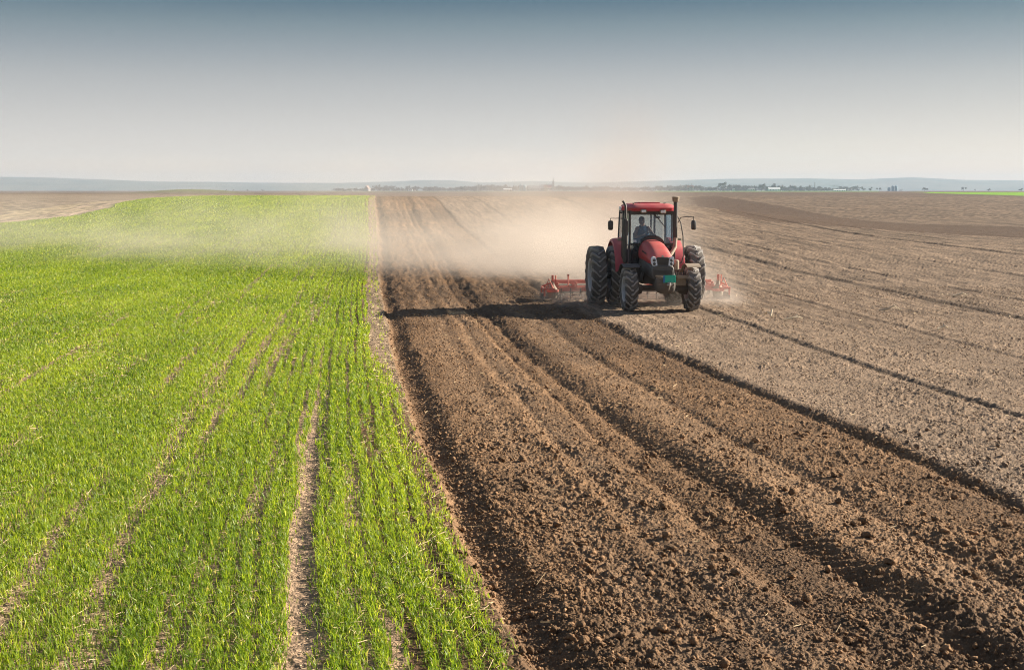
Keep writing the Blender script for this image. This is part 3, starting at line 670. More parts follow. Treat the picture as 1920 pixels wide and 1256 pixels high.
def under():
    mb = MB(); mb.box((0, .45, .92), (.46, 2.1, .42)); mb.box((0, -.2, .76), (.36, .9, .3)); mb.box((0, 2.1, .95), (.6, 1.5, .6)); mb.box((0, 1.2, 1.25), (.7, .3, .5))
    mb.tube([(-.36, .9, 1.0), (-.5, .3, .95), (-.55, .1, .8)], .05); mb.tube([(.3, .9, 1.1), (.42, .4, 1.0)], .06)
    mb.build('chassis', DARKM, tractor, bevel=.02)
    ax = MB(); ax.box((0, 0, .62), (1.5, .20, .16)); ax.tube([(-.55, -.14, .66), (.55, -.14, .66)], .028)
    for sx in (-1, 1): ax.lathe([(0, .55 * sx), (.13, .55 * sx), (.17, .66 * sx), (.17, .80 * sx), (0, .82 * sx)], c=(0, 0, .60), axis='x', n=18); ax.box((sx * .69, 0, .78), (.10, .16, .26))
    ax.build('front_axle', DARKM, tractor, bevel=.015)
    ra = MB(); ra.tube([(-1.6, 2.45, .86), (1.6, 2.45, .86)], .13, 16); ra.build('rear_axle', DARKM, tractor)
    wt = MB(); st = []
    for y, w_, h_ in ((-.62, .28, .25), (-.86, .285, .255), (-.95, .27, .24), (-1.0, .22, .19)): st.append(rrect(-.02, y, .77, w_, h_, 3.0, 28))
    wt.loft(st); wtb = wt.build('front_weight', DARKM, tractor, ang=50)
    fl = MB(); fl.box((-.09, -.985, 1.04), (.50, .03, .035)); fl.box((.02, -1.0, .80), (.54, .02, .012))
    for k in range(4): fl.box((-.30 + k * .035, -.99, 1.0), (.012, .03, .08), (0, R_(15), 0))
    fl.build('bracket', TAN, wtb)
    pl = MB(); pl.box((.06, -1.022, .955), (.36, .012, .215)); p = pl.build('number_plate', GRN, tractor, bevel=.004)
    bs = MB(); bs.box((-.10, -1.031, .955), (.035, .005, .20)); bs.build('country_strip', BLU, p)
    hk = MB(); hk.tube([(.06, -1.02, .86), (.06, -1.09, .83), (.05, -1.10, .74), (.03, -1.08, .62)], [.022, .026, .022, .008], 8); hk.tube([(-.02, -1.06, .79), (.13, -1.06, .79)], .026, 10); hk.tube([(.0, -1.05, .845), (.11, -1.05, .845)], .02, 8)
    hk.build('tow_hook', STEEL, tractor)
    for sx in (-1, 1):
        ff = MB(); pts = []
        for k in range(9):
            a = R_(62 + k * 10); pts.append((-(.74) * math.cos(a), .60 + .74 * math.sin(a)))
        inn = (.66, 1.16) if sx < 0 else (.72, 1.14)
        rings = [[Vector((sx * inn[0], y, z)), Vector((sx * inn[1], y, z)), Vector((sx * inn[1], y * .98, z - .02)), Vector((sx * inn[0], y * .98, z - .02))] for y, z in pts]
        ff.loft(rings); ff.build('front_fender', BLACK if sx < 0 else TAN, tractor, bevel=.006)  # right fender tan instead of black: its sunlit look put into colour
        fa = MB(); fa.tube([(sx * .72, .02, .8), (sx * .70, .05, 1.1), (sx * .76, .06, 1.33)], .02, 8); fa.build('fender_stay', BLACK, tractor)
    # steps and tanks under the doors
    for sx in (-1, 1):
        stp = MB()
        for k in range(3): stp.box((sx * (.86 - .05 * k), 1.12, .55 + .27 * k), (.28, .30, .03))
        stp.box((sx * .74, 1.0, .85), (.03, .03, .7)); stp.box((sx * .74, 1.26, .85), (.03, .03, .7)); stp.build('step', BLACK, tractor, bevel=.004)
        tk = MB(); tk.box((sx * .52, 1.45, .95), (.34, .7, .5)); tk.build('fuel_tank', BLACK, tractor, bevel=.05)
    fr = MB(); fr.lathe([(0, -.13), (.085, -.13), (.09, -.11), (.09, .13), (.06, .16), (0, .16)], c=(.41, -.25, 1.3), axis='z', n=20); fr.build('air_filter', TAN, tractor)
    tb = MB(); tb.box((.62, -.28, .96), (.42, .10, .10)); tb.box((.58, -.12, .85), (.3, .2, .3)); tb.build('toolbox', TAN, tractor, bevel=.012)
under()
def cab():
    A = lambda sx, z: Vector((sx * (.69 - .02 * (z - 1.2) / 1.6), 1.26 + .14 * (z - 1.2) / 1.6, z))
    f = MB()
    for sx in (-1, 1):
        f.tube([A(sx, 1.12), A(sx, 2.86)], .042, 4); f.tube([(sx * .78, 2.05, 1.2), (sx * .76, 2.05, 2.86)], .035, 4)
        f.tube([(sx * .76, 2.95, 1.55), (sx * .72, 2.85, 2.86)], .045, 4); f.tube([(sx * .70, 1.35, 2.82), (sx * .72, 2.9, 2.82)], .045, 4); f.tube([(sx * .68, 1.28, 1.2), (sx * .78, 2.1, 1.2)], .045, 4)
    f.box((0, 1.345, 2.80), (1.36, .07, .12)); f.box((0, 1.31, 1.86), (1.32, .06, .06)); f.box((0, 1.275, 1.14), (1.34, .07, .08)); f.box((0, 2.9, 2.8), (1.4, .07, .1)); f.box((0, 2.96, 1.60), (1.46, .06, .08))
    f.tube([(.28, 2.93, 1.6), (.27, 2.86, 2.8)], .026, 6); f.tube([(.40, 2.93, 1.6), (.38, 2.86, 2.8)], .04, 4)
    cf = f.build('cab_frame', BLACK, tractor, bevel=.006)
    fl = MB(); fl.box((0, 2.1, 1.14), (1.3, 1.6, .08)); fl.box((0, 2.75, 1.42), (1.42, .3, .36)); fl.box((-.58, 2.5, 1.42), (.30, .8, .5)); fl.box((.58, 2.5, 1.42), (.30, .8, .5)); fl.build('cab_floor', GREYP, tractor, bevel=.02)
    def pane(name, pts, m, th=.006):
        p = [Vector(q) for q in pts]; n = (p[1] - p[0]).cross(p[2] - p[0]).normalized() * th
        mb = MB(); mb.loft([p, [q + n for q in p]]); return mb.build(name, m, tractor, smooth=False)
    ws = pane('windscreen', [A(-1, 1.89) + Vector((.04, .0, 0)), A(1, 1.89) + Vector((-.04, 0, 0)), A(1, 2.75) + Vector((-.04, 0, 0)), A(-1, 2.75) + Vector((.04, 0, 0))], GLASS)
    for sx in (-1, 1):
        pane('lower_window', [A(sx, 1.19) + Vector((-.04 * sx, 0, 0)), (sx * .37, 1.285, 1.19), (sx * .37, 1.325, 1.83), A(sx, 1.83) + Vector((-.04 * sx, 0, 0))], GLASSD)
        d = pane('door', [(sx * .70, 1.40, 1.26), (sx * .775, 2.0, 1.26), (sx * .755, 2.0, 2.78), (sx * .685, 1.46, 2.78)], GLASS)
        hd = MB(); hd.box((sx * .75, 1.5, 1.78), (.05, .16, .04)); hd.build('handle', BLACK, d, bevel=.008)
        pane('side_window', [(sx * .775, 2.1, 1.85), (sx * .765, 2.88, 1.85), (sx * .735, 2.82, 2.76), (sx * .755, 2.1, 2.76)], GLASS)
    pane('rear_window', [(-.66, 2.94, 1.66), (.66, 2.94, 1.66), (.64, 2.88, 2.74), (-.64, 2.88, 2.74)], glass('rear_glass', .04, (.92, .95, .97)))
    s_ = MB(); s_.box((-.53, 1.285, 1.95), (.10, .004, .07)); s_.build('sticker', STICK, ws)
    wp = MB(); wp.tube([(.05, 1.34, 2.79), (.24, 1.31, 2.56), (.40, 1.30, 2.36)], [.016, .012, .010], 6); wp.box((.05, 1.335, 2.79), (.06, .05, .05)); wp.build('wiper', BLACK, tractor)
    r = MB(); st = []
    for z, w_, y0, y1, p in ((2.84, .70, 1.28, 3.02, 6), (2.86, .735, 1.22, 3.06, 6), (2.95, .745, 1.19, 3.08, 6), (3.02, .72, 1.25, 3.04, 5), (3.065, .64, 1.40, 2.92, 4), (3.08, .5, 1.6, 2.7, 3.5)):
        ring = []
        for k in range(36):
            a = 2 * math.pi * k / 36; ca, sa = math.cos(a), math.sin(a)
            ring.append(Vector((math.copysign(abs(ca) ** (2 / p), ca) * w_, (y0 + y1) / 2 + math.copysign(abs(sa) ** (2 / p), sa) * (y1 - y0) / 2, z)))
        st.append(ring)
    r.loft(st); rf = r.build('roof', RED, tractor, ang=50)
    ht = MB(); ht.box((-.03, 2.0, 3.095), (.70, .6, .04)); ht.build('hatch', RED, rf, bevel=.012)
    for x, y in ((-.55, 1.5), (.40, 1.5), (.47, 1.7), (-.33, 1.62)):
        b = MB(); b.tube([(x, y, 3.04), (x, y, 3.10)], .022, 8); b.build('bolt', BLACK, rf)
    for x, zz in ((-.29, 2.85), (.30, 2.835)):
        wl = MB(); wl.loft([rrect(x, 1.165, zz, .085, .052, 4, 16), rrect(x, 1.19, zz, .095, .06, 4, 16), rrect(x, 1.30, zz, .08, .05, 4, 16)]); l = wl.build('work_light', TAN, tractor)
        ln = MB(); ln.box((x, 1.162, zz), (.13, .012, .07)); ln.build('lens', LAMPW, l, bevel=.004)
    ml = MB(); ml.box((-.86, 1.55, 2.93), (.16, .14, .13)); mo = ml.build('marker_light', RED, tractor, bevel=.015)
    m2 = MB(); m2.box((-.95, 1.53, 2.925), (.06, .13, .12)); m2.build('lens', LAMPW, mo, bevel=.01)
    # black arch of the instrument cover behind the hood
    cv = MB(); st = []
    for y, k in ((1.20, .96), (1.26, 1.0), (1.50, 1.0), (1.62, .92)):
        st.append([Vector((math.cos(a) * .385 * k, y, 1.80 + math.copysign(abs(math.sin(a)) ** .8, math.sin(a)) * .33 * k if math.sin(a) > 0 else 1.80)) for a in (math.pi * i / 18 for i in range(19))])
    cv.loft(st); cv.build('cowl', BLACK, tractor, ang=50)
    db = MB(); db.box((0, 1.72, 1.72), (.5, .22, .5)); db.tube([(0, 1.72, 1.9), (.06, 1.92, 2.08)], .03); db.build('dashboard', BLACK, tractor, bevel=.03)
    sw = MB(); ring = []
    e = empty('steering_wheel', (.05, 1.93, 2.08), 0, tractor); e.rotation_euler = (R_(32), 0, 0)
    rim = MB(); rim.lathe([(.19 + .016 * math.cos(a), .016 * math.sin(a)) for a in (2 * math.pi * k / 10 for k in range(11))], n=36); rim.build('rim', BLACK, e)
    sp = MB()
    for k in range(3): a = R_(90 + 120 * k); sp.tube([(0, 0, 0), (.19 * math.cos(a), .19 * math.sin(a), 0)], .014, 6)
    sp.lathe([(0, -.02), (.05, -.02), (.05, .02), (0, .025)], n=16); sp.build('spoke', BLACK, e)
    se = MB(); se.box((-.10, 2.38, 1.56), (.50, .48, .14)); se.box((-.10, 2.64, 1.90), (.46, .12, .56), (R_(-8), 0, 0)); se.box((-.10, 2.4, 1.36), (.3, .3, .3)); se.build('seat', CLOTH, tractor, bevel=.05)
    im = MB(); im.box((.20, 1.55, 2.66), (.16, .03, .05)); im.tube([(.20, 1.55, 2.68), (.20, 1.45, 2.78)], .01, 6); im.build('cab_mirror', BLACK, tractor, bevel=.008)
cab()
def outside():
    for sx in (-1, 1):
        fd = MB(); rings = []
        for k in range(15):
            a = R_(8 + k * 10.5); y = 2.45 - 1.04 * math.cos(a); z = .90 + 1.10 * math.sin(a)
            y2 = 2.45 - .99 * math.cos(a); z2 = .90 + 1.05 * math.sin(a)
            rings.append([Vector((sx * .70, y, z + .02)), Vector((sx * .98, y, z)), Vector((sx * 1.06, y, z - .03)), Vector((sx * 1.08, y2, z2 - .05)), Vector((sx * .98, y2, z2)), Vector((sx * .70, y2, z2))])
        fd.loft(rings); o = fd.build('rear_fender', RED, tractor, ang=50)
        wl = MB(); pts = [Vector((sx * .71, 2.45 - 1.0 * math.cos(R_(a)), .90 + 1.06 * math.sin(R_(a)))) for a in range(5, 176, 10)]
        pts += [Vector((sx * .71, 3.0, .95)), Vector((sx * .71, 1.9, .95))]
        wl.loft([pts, [p - Vector((sx * .02, 0, 0)) for p in pts]]); wl.build('fender_wall', RED, o, smooth=False)
        fl = MB(); fl.box((sx * .93, 1.70, 1.98), (.12, .05, .07)); fl.build('indicator_lamp', TAN, o, bevel=.01)
        ar = MB(); hx = sx * (1.30 if sx < 0 else 1.24)
        zt = 2.62 if sx < 0 else 2.66
        ar.tube([(sx * .80, 1.36, 2.50), (sx * .86, 1.22, zt), (sx * 1.0, 1.18, zt + .02), (hx, 1.16, zt + .02), (hx, 1.16, 2.30)], .013, 8)
        am = ar.build('mirror_arm', BLACK, tractor)
        mh = MB(); st = [rrect(hx, 1.10, 2.43, .062, .125, 4, 20), rrect(hx, 1.12, 2.43, .076, .145, 4, 20), rrect(hx, 1.18, 2.43, .076, .145, 4, 20)]
        mh.loft(st); m_ = mh.build('mirror', BLACK, tractor, ang=50)
        mg = MB(); mg.box((hx, 1.183, 2.43), (.12, .008, .24)); mg.build('mirror_glass', LAMPW, m_, bevel=.003)
        if sx > 0: m_.rotation_euler = am.rotation_euler = (0, 0, 0)
        hr = MB()
        if sx < 0: hr.tube([(-.80, 1.30, 2.80), (-.86, 1.25, 2.55), (-.93, 1.25, 2.05), (-.93, 1.25, 1.5), (-.84, 1.27, 1.3)], .020, 8)
        else: hr.tube([(.76, 1.30, 2.72), (.86, 1.22, 2.5), (.93, 1.2, 2.1), (.95, 1.2, 1.5), (.90, 1.22, 1.3), (.72, 1.26, 1.22)], .018, 8)
        hr.build('handrail', BLACK, tractor)
    ex = MB(); ex.lathe([(0, 1.30), (.055, 1.30), (.075, 1.34), (.082, 1.40), (.082, 2.56), (.07, 2.62), (.04, 2.63), (0, 2.63)], c=(-.86, 1.05, 0), n=24); mu = ex.build('exhaust_muffler', BLACK, tractor)
    sk = MB(); sk.tube([(-.86, 1.05, 2.6), (-.86, 1.05, 2.9), (-.87, 1.05, 3.02), (-.905, 1.07, 3.10), (-.95, 1.09, 3.16)], [.036, .036, .036, .035, .035], 14); sk.build('exhaust_pipe', BLACK, tractor)
    ep = MB(); ep.tube([(-.36, .75, 1.25), (-.6, .85, 1.22), (-.83, 1.05, 1.26), (-.83, 1.08, 1.36)], .05, 12); ep.build('exhaust_elbow', DARKM, tractor)
    ai = MB(); ai.tube([(.40, .70, 1.52), (.50, .80, 1.60), (.64, .98, 1.78), (.66, 1.04, 2.0), (.66, 1.06, 2.10)], [.06, .06, .06, .058, .052], 14); an = ai.build('air_intake', TAN, tractor)  # tan bend paints the sunlit tone of the dark intake
    pipe = MB(); pipe.tube([(.66, 1.06, 2.05), (.66, 1.06, 3.15)], .062, 14); pipe.build('air_intake_pipe', BLACK, tractor)
    cp = MB(); cp.lathe([(0, 3.13), (.07, 3.13), (.10, 3.16), (.104, 3.24), (.11, 3.25), (.11, 3.275), (.08, 3.29), (0, 3.29)], c=(.66, 1.06, 0), n=24); cp.build('intake_cap', TAN, tractor)
outside()

# ------------------------------------------------------------------ harrow
def harrow():
    hy = 4.35
    c, s = math.cos(R_(5)), math.sin(R_(5)); hx_, hy_ = TX - s * hy, TY + c * hy
    h = empty('disc_harrow', (hx_, hy_, float(land(hx_, hy_))), R_(5)); h.name = 'harrow'
    tag(h, 'wide red trailed harrow in the dust behind the tractor', 'harrow')
    b = MB(); b.box((0, 0, .58), (5.2, .10, .10)); b.box((0, .75, .55), (5.2, .10, .10)); b.build('main_beam', HRED, h, bevel=.01)
    fb = MB(); fb.box((0, -.35, .36), (5.7, .08, .12)); fb.build('front_bar', HRED, h, bevel=.01)
    rb = MB(); rb.box((0, .3, .38), (5.6, .08, .10)); rb.build('rear_bar', HRED, h, bevel=.01)
    for x in (-2.55, -1.95, -1.2, -.5, .5, 1.2, 1.95, 2.55):
        k = MB(); k.box((x, .2, .48), (.07, 1.3, .07)); k.box((x, -.34, .45), (.07, .10, .28)); k.build('cross_member', HRED, h, bevel=.008)
    for i in range(36):
        x = -2.75 + i * 5.5 / 35; row = i % 2
        t = MB(); y = -.38 if row == 0 else .30
        t.tube([(x, y, .40), (x, y - .05, .30), (x, y + .05, .18), (x, y - .06, .04), (x, y - .14, -.03)], [.018, .02, .018, .016, .008], 6); t.build('tine', DARKM, h)
    for x in (-2.2, -1.5, -.85, .85, 1.5, 2.2):
        p = MB(); p.tube([(x, -.36, .40), (x, -.36, .80)], .025, 8); p.box((x, -.36, .82), (.06, .05, .06)); p.build('adjuster_post', HRED, h)
    for sx in (-1, 1):
        x = sx * 2.72
        g = MB(); g.lathe([(0, .06), (.13, .06), (.16, .10), (.17, .30), (.15, .40), (.10, .46), (.06, .56), (.05, .66), (0, .68)], c=(x, -.45, 0), n=22); e = g.build('end_gearbox', TAN, h)
        g2 = MB(); g2.lathe([(.172, .28), (.20, .29), (.20, .36), (.172, .37)], c=(x, -.45, 0), n=22); g2.build('gearbox_collar', HRED, e)
        g3 = MB(); g3.box((x, -.45, .72), (.07, .10, .22)); g3.build('lifting_lug', HRED, e, bevel=.008)
        g4 = MB(); g4.tube([(x + .10, -.45, .36), (x + .10, -.45, .82)], .02, 8); g4.build('rod', HRED, e)
        fr = MB()
        fr.box((sx * 3.02, -.35, .40), (.05, .9, .06)); fr.box((sx * 3.02, -.75, .30), (.05, .05, .26)); fr.box((sx * 2.86, -.78, .40), (.34, .05, .06)); fr.box((sx * 3.02, .1, .30), (.05, .05, .28)); fr.box((sx * 2.9, -.35, .52), (.30, .06, .05), (0, R_(20 * sx), 0))
        fr.tube([(sx * 2.72, -.6, .42), (sx * 2.86, -.62, .72), (sx * 3.0, -.64, .40)], .022, 8)
        fr.build('end_frame', HRED, h, bevel=.006)
        pl = MB(); pl.box((sx * 2.92, -.4, .08), (.26, .8, .03), (0, 0, 0)); pl.box((sx * 3.04, -.3, .14), (.02, .9, .20)); pl.build('side_board', DARKM, h, bevel=.006)
    ro = MB()
    for k in range(10):
        a = 2 * math.pi * k / 10; ro.tube([(-2.8, 1.15 + .20 * math.cos(a), .20 + .20 * math.sin(a)), (2.8, 1.15 + .20 * math.cos(a + 1.2), .20 + .20 * math.sin(a + 1.2))], .016, 6)
    for x in np.linspace(-2.8, 2.8, 9): ro.lathe([(.20, x - .01), (.02, x - .01), (.02, x + .01), (.20, x + .01), (.20, x - .01)], c=(0, 1.15, .20), axis='x', n=20)
    ro.build('roller', DARKM, h)
    dr = MB()
    for sx in (-1, 1): dr.tube([(sx * .55, -.35, .5), (sx * .42, -1.2, .6)], .04, 8); dr.tube([(sx * .5, -.3, .55), (0, -.5, 1.1)], .035, 8)
    dr.tube([(0, -.5, 1.1), (0, -1.2, 1.15)], .03, 8); dr.build('hitch_frame', HRED, h)
harrow()

# ------------------------------------------------------------------ driver
def skin(name, joints, edges, m, parent, root=0, sub=2):
    me = bpy.data.meshes.new(name); bm = bmesh.new(); lay = bm.verts.layers.skin.verify()
    vs = []
    for i, (p, r) in enumerate(joints):
        v = bm.verts.new(p); v[lay].radius = (r * 1.12, r * 1.12) if not isinstance(r, tuple) else tuple(k * 1.2 for k in r); v[lay].use_root = (i == root); vs.append(v)
    for a, b in edges: bm.edges.new((vs[a], vs[b]))
    bm.to_mesh(me); bm.free(); me.materials.append(m)
    o = bpy.data.objects.new(name, me); C.objects.link(o); o.parent = parent
    k = o.modifiers.new('skin', 'SKIN'); k.use_smooth_shade = True; k.branch_smoothing = .4
    sb = o.modifiers.new('smooth', 'SUBSURF'); sb.levels = sb.render_levels = sub
    return o
def driver():
    SKIN = simple('sunburnt_skin', (.42, .21, .14), .55, var=.1); HAIR = simple('dark_hair', (.035, .025, .02), .8); VEST = simple('dark_blue_vest', (.05, .085, .14), .9); TROU = simple('grey_trousers', (.06, .06, .065), .9); BOOT = simple('dark_boots', (.02, .018, .016), .7)
    J, E = [], []  # joints and bones
    def j(p, r, to=None):
        J.append((Vector(p), r)); 
        if to is not None: E.append((to, len(J) - 1))
        return len(J) - 1
    pel = j((-.08, 2.38, 1.72), (.15, .12))
    sp1 = j((-.085, 2.39, 1.92), (.14, .11), pel); sp2 = j((-.09, 2.37, 2.12), (.165, .12), sp1); ch = j((-.095, 2.33, 2.28), (.15, .10), sp2)
    nk = j((-.11, 2.27, 2.38), .058, ch); hb = j((-.125, 2.25, 2.43), (.066, .07), nk); hd = j((-.14, 2.235, 2.52), (.076, .092), hb); ht = j((-.145, 2.24, 2.60), (.066, .078), hd)
    nose = j((-.155, 2.125, 2.495), .014, hd)
    ears = [j((-.145 + k * .088, 2.245, 2.51), .016, hd) for k in (-1, 1)]
    for sx, el_, wr, fr in ((-1, (-.36, 2.18, 2.02), (-.17, 1.98, 2.10), 1), (1, (.24, 2.16, 2.06), (.22, 1.98, 2.12), -1)):
        sh = j((-.095 + sx * .185, 2.33, 2.32), .064, ch); el2 = j(el_, .043, sh); w_ = j(wr, .027, el2)
        d = Vector((fr * .35, -.7, .25)).normalized(); side = Vector((.7, fr * .35, .15)).normalized() * .5
        pm = j(Vector(wr) + d * .06, (.036, .017), w_)
        for q in range(4):
            base = Vector(wr) + d * .095 + side * (.034 * (q - 1.5)); L = (.032, .04, .042, .035)[q]
            a = j(base, .0095, pm); b_ = j(base + (d * .7 + Vector((0, 0, -.5))).normalized() * L, .0088, a); j(J[b_][0] + (d * .1 + Vector((0, .5, -.8))).normalized() * L * .8, .0075, b_)
        tb = j(Vector(wr) + d * .05 + side * -.09, .011, pm); j(J[tb][0] + d * .035 + Vector((0, 0, -.012)), .009, tb)
    for sx in (-1, 1):
        hp = j((-.08 + sx * .10, 2.30, 1.70), .085, pel); kn = j((-.08 + sx * .16, 1.93, 1.74), .062, hp); an = j((-.08 + sx * .17, 1.80, 1.30), .04, kn); toe = j((-.08 + sx * .18, 1.64, 1.24), .036, an)
    P = empty('person', (TX, TY, float(land(TX, TY)) + .10), R_(5)); tag(P, 'driver in a dark sleeveless vest sitting at the wheel in the tractor cab', 'person')
    skin('body', J, E, SKIN, P)
    V = [(Vector((-.08, 2.38, 1.72)), (.185, .16)), (Vector((-.085, 2.39, 1.92)), (.18, .155)), (Vector((-.09, 2.37, 2.10)), (.205, .165)), (Vector((-.095, 2.325, 2.26)), (.175, .145)), (Vector((-.095, 2.318, 2.315)), (.128, .112))]
    ed = [(0, 1), (1, 2), (2, 3), (3, 4)]
    for sx in (-1, 1):
        V.append((Vector((-.095 + sx * .095, 2.315, 2.395)), .040)); ed.append((4, len(V) - 1))
    skin('vest', V, ed, VEST, P)
    V = [(Vector((-.08, 2.38, 1.70)), (.165, .135))]; ed = []
    for sx in (-1, 1):
        a = len(V); V += [(Vector((-.08 + sx * .10, 2.30, 1.70)), .098), (Vector((-.08 + sx * .16, 1.93, 1.74)), .076), (Vector((-.08 + sx * .17, 1.80, 1.36)), .06)]; ed += [(0, a), (a, a + 1), (a + 1, a + 2)]
    skin('trousers', V, ed, TROU, P)
    for sx in (-1, 1): skin('boot', [(Vector((-.08 + sx * .17, 1.80, 1.32)), .055), (Vector((-.08 + sx * .17, 1.78, 1.24)), .05), (Vector((-.08 + sx * .18, 1.62, 1.22)), .042)], [(0, 1), (1, 2)], BOOT, P, sub=1)
    hm = MB(); hc = Vector((-.144, 2.245, 2.555)); st = []
    for k in range(7):
        ph = R_(5 + k * 14); rr = math.cos(ph); st.append([hc + Vector((math.cos(a) * .098 * rr, math.sin(a) * (.118 if math.sin(a) > 0 else .108) * rr + .008, .02 + math.sin(ph) * .098 - (.07 * max(0, math.sin(a)) * rr if k < 2 else 0))) for a in (2 * math.pi * i / 20 for i in range(20))])
    hm.loft(st); hm.build('hair', HAIR, P, ang=80)
    for k in (-1, 1):
        ey = MB(); ey.lathe([(0, -.010), (.008, -.006), (.011, 0), (.008, .006), (0, .010)], c=(-.146 + k * .033, 2.148, 2.522), axis='y', n=12); ey.build('eye', BLACK, P)
        br = MB(); br.box((-.146 + k * .033, 2.146, 2.545), (.036, .012, .008)); br.build('eyebrow', HAIR, P)
    mo = MB(); mo.box((-.148, 2.150, 2.445), (.045, .012, .010)); mo.build('mouth', simple('lips', (.3, .1, .08), .6), P, bevel=.003)
driver()
# ------------------------------------------------------------------ village, trees and masts on the skyline
VD = 2300.0
def vz(X, Y): return float(land(X, Y))
WALLC = [simple('pale_plaster', (.62, .60, .55), .9), simple('ochre_plaster', (.50, .38, .26), .9), simple('grey_plaster', (.40, .40, .40), .9)]
ROOFR = simple('tiled_roof', (.30, .13, .08), .9); ROOFP = simple('faded_roof', (.28, .2, .17), .9); ROOFG = simple('grey_roof', (.22, .22, .23), .9); WHITEW = simple('white_sheeting', (.80, .80, .78), .6); SILO = simple('galvanised_silo', (.52, .56, .60), .4, metal=.3); CONC = simple('concrete', (.30, .29, .28), .9); WIN = simple('dark_window', (.04, .05, .06), .2)
def house(name, u, w_, d_, hw, hr, wall, roof, label, cat, group=None, Y=VD, turn=0.0, hip=0.0):
    X = far_at(u, Y); e = empty(name, (X, Y, vz(X, Y) - .3), turn); tag(e, label, cat, group)
    b = MB(); b.box((0, 0, hw / 2), (w_, d_, hw)); b.build('wall', wall, e)
    r = MB(); o = .35
    r.add([(-w_ / 2 - o, -d_ / 2 - o, hw + .02), (w_ / 2 + o, -d_ / 2 - o, hw + .02), (w_ / 2 + o, d_ / 2 + o, hw + .02), (-w_ / 2 - o, d_ / 2 + o, hw + .02), (-w_ / 2 - o + hip, 0, hw + hr), (w_ / 2 + o - hip, 0, hw + hr)], [(0, 1, 5, 4), (2, 3, 4, 5), (1, 2, 5), (3, 0, 4), (3, 2, 1, 0)])
    r.build('roof', roof, e, smooth=False)
    n = max(2, int(w_ / 4))
    for k in range(min(n, 8)):
        wn = MB(); wn.box((-w_ / 2 + (k + .5) * w_ / min(n, 8), -d_ / 2 - .03, hw * .55), (1.2, .08, 1.4)); wn.build('window', WIN, e)
    return e
house('house', 692, 9, 9, 4, 6, CONC, ROOFP, 'lone house with a steep gable, far left of the village', 'house', turn=R_(70))
house('house', 664, 3.0, 3.0, 2.6, 1.0, WHITEW, ROOFG, 'tiny white hut left of the steep gabled house', 'house')
house('shed', 772, 7, 6, 3.2, 1.5, WHITEW, ROOFG, 'small white shed among the distant trees, right of the gabled house', 'shed')
house('shed', 779, 6, 5, 2.8, 1.2, WALLC[0], ROOFR, 'low pale shed touching the small white shed', 'shed', Y=VD + 25)
house('greenhouse', 952, 14, 8, 3.0, 1.4, WALLC[1], WHITEW, 'low yellowish long building in front of the trees left of the silos', 'barn', Y=2150)
house('barn', 1000, 22, 14, 5.5, 4, WALLC[2], ROOFG, 'long grey roofed barn between silos and church', 'barn', hip=3)
house('house', 1016, 9, 9, 7, 3.5, WALLC[2], ROOFG, 'blue grey square house left of the orange fronted house', 'house')
house('house', 1022, 6, 8, 8, 3, WALLC[1], ROOFR, 'tall narrow orange fronted house left of the church', 'house', Y=VD - 30)
house('house', 1028, 9, 8, 6, 4, WALLC[0], ROOFR, 'red roofed pale house beside the church', 'house', Y=VD - 20)
house('house', 1290, 11, 9, 6, 4.5, WALLC[2], ROOFR, 'red roofed house among trees right of the dust plume', 'house')
house('hut', 1370, 4, 4, 3.5, 1.4, WHITEW, ROOFG, 'small white hut on the green strip under the round trees', 'hut', Y=2100)
house('long_shed', 1445, 19, 10, 3.6, 2.6, WHITEW, WHITEW, 'long bright white shed on the distant green strip', 'shed', Y=2150)
house('long_shed', 1402, 12, 10, 3.6, 2.0, WALLC[0], ROOFG, 'grey roofed low shed left of the bright white shed', 'shed', Y=2250)
house('long_shed', 1566, 20, 8, 2.2, 1.2, WHITEW, WHITEW, 'very low white tunnel under the gantry on the right', 'shed', Y=2150)
def church():
    X = far_at(1032, VD); e = empty('church', (X, VD, vz(X, VD) - .3)); tag(e, 'village church with dark pointed steeple rising above the trees', 'church')
    b = MB(); b.box((-4, 2, 4), (16, 9, 8)); b.build('nave', WALLC[2], e)
    r = MB(); r.add([(-12.4, -2.9, 8.02), (4.4, -2.9, 8.02), (4.4, 6.9, 8.02), (-12.4, 6.9, 8.02), (-12.4, 2, 12.5), (4.4, 2, 12.5)], [(0, 1, 5, 4), (2, 3, 4, 5), (1, 2, 5), (3, 0, 4), (3, 2, 1, 0)]); r.build('roof', ROOFG, e, smooth=False)
    t = MB(); t.box((4.2, -1, 7.5), (3.4, 3.4, 15)); t.build('tower', CONC, e)
    for z in (9, 12.5):
        wn = MB(); wn.box((4.2, -2.73, z), (.9, .08, 1.6)); wn.build('window', WIN, e)
    s = MB(); s.lathe([(2.1, 15.0), (1.5, 16.2), (1.1, 17.5), (.75, 20), (.12, 24.5), (0, 24.6)], c=(4.2, -1, 0), n=8); sp = s.build('spire', simple('dark_slate', (.05, .055, .06), .7), e, smooth=False)
    c = MB(); c.tube([(4.2, -1, 24.4), (4.2, -1, 26)], .12, 6); c.box((4.2, -1, 25.4), (.9, .12, .14)); c.build('cross', DARKM, sp)
church()
def silo(u, r, h, label, Y=VD, m=SILO):
    X = far_at(u, Y); e = empty('silo', (X, Y, vz(X, Y) - .3)); tag(e, label, 'silo', 'grain silos on the skyline')
    b = MB(); b.lathe([(r, 0)] + [(r + (.05 if k % 2 else 0), h * .74 * (k + 1) / 12) for k in range(12)], n=24); b.build('body', m, e)
    c = MB(); c.lathe([(r * 1.04, h * .74), (r * .55, h * .87), (.5, h), (0, h)], n=24); c.build('cone_roof', m, e)
SB = simple('shaded_silo_blue', (.16, .27, .33), .5, metal=.2)  # the silos' shaded side put into their base colour
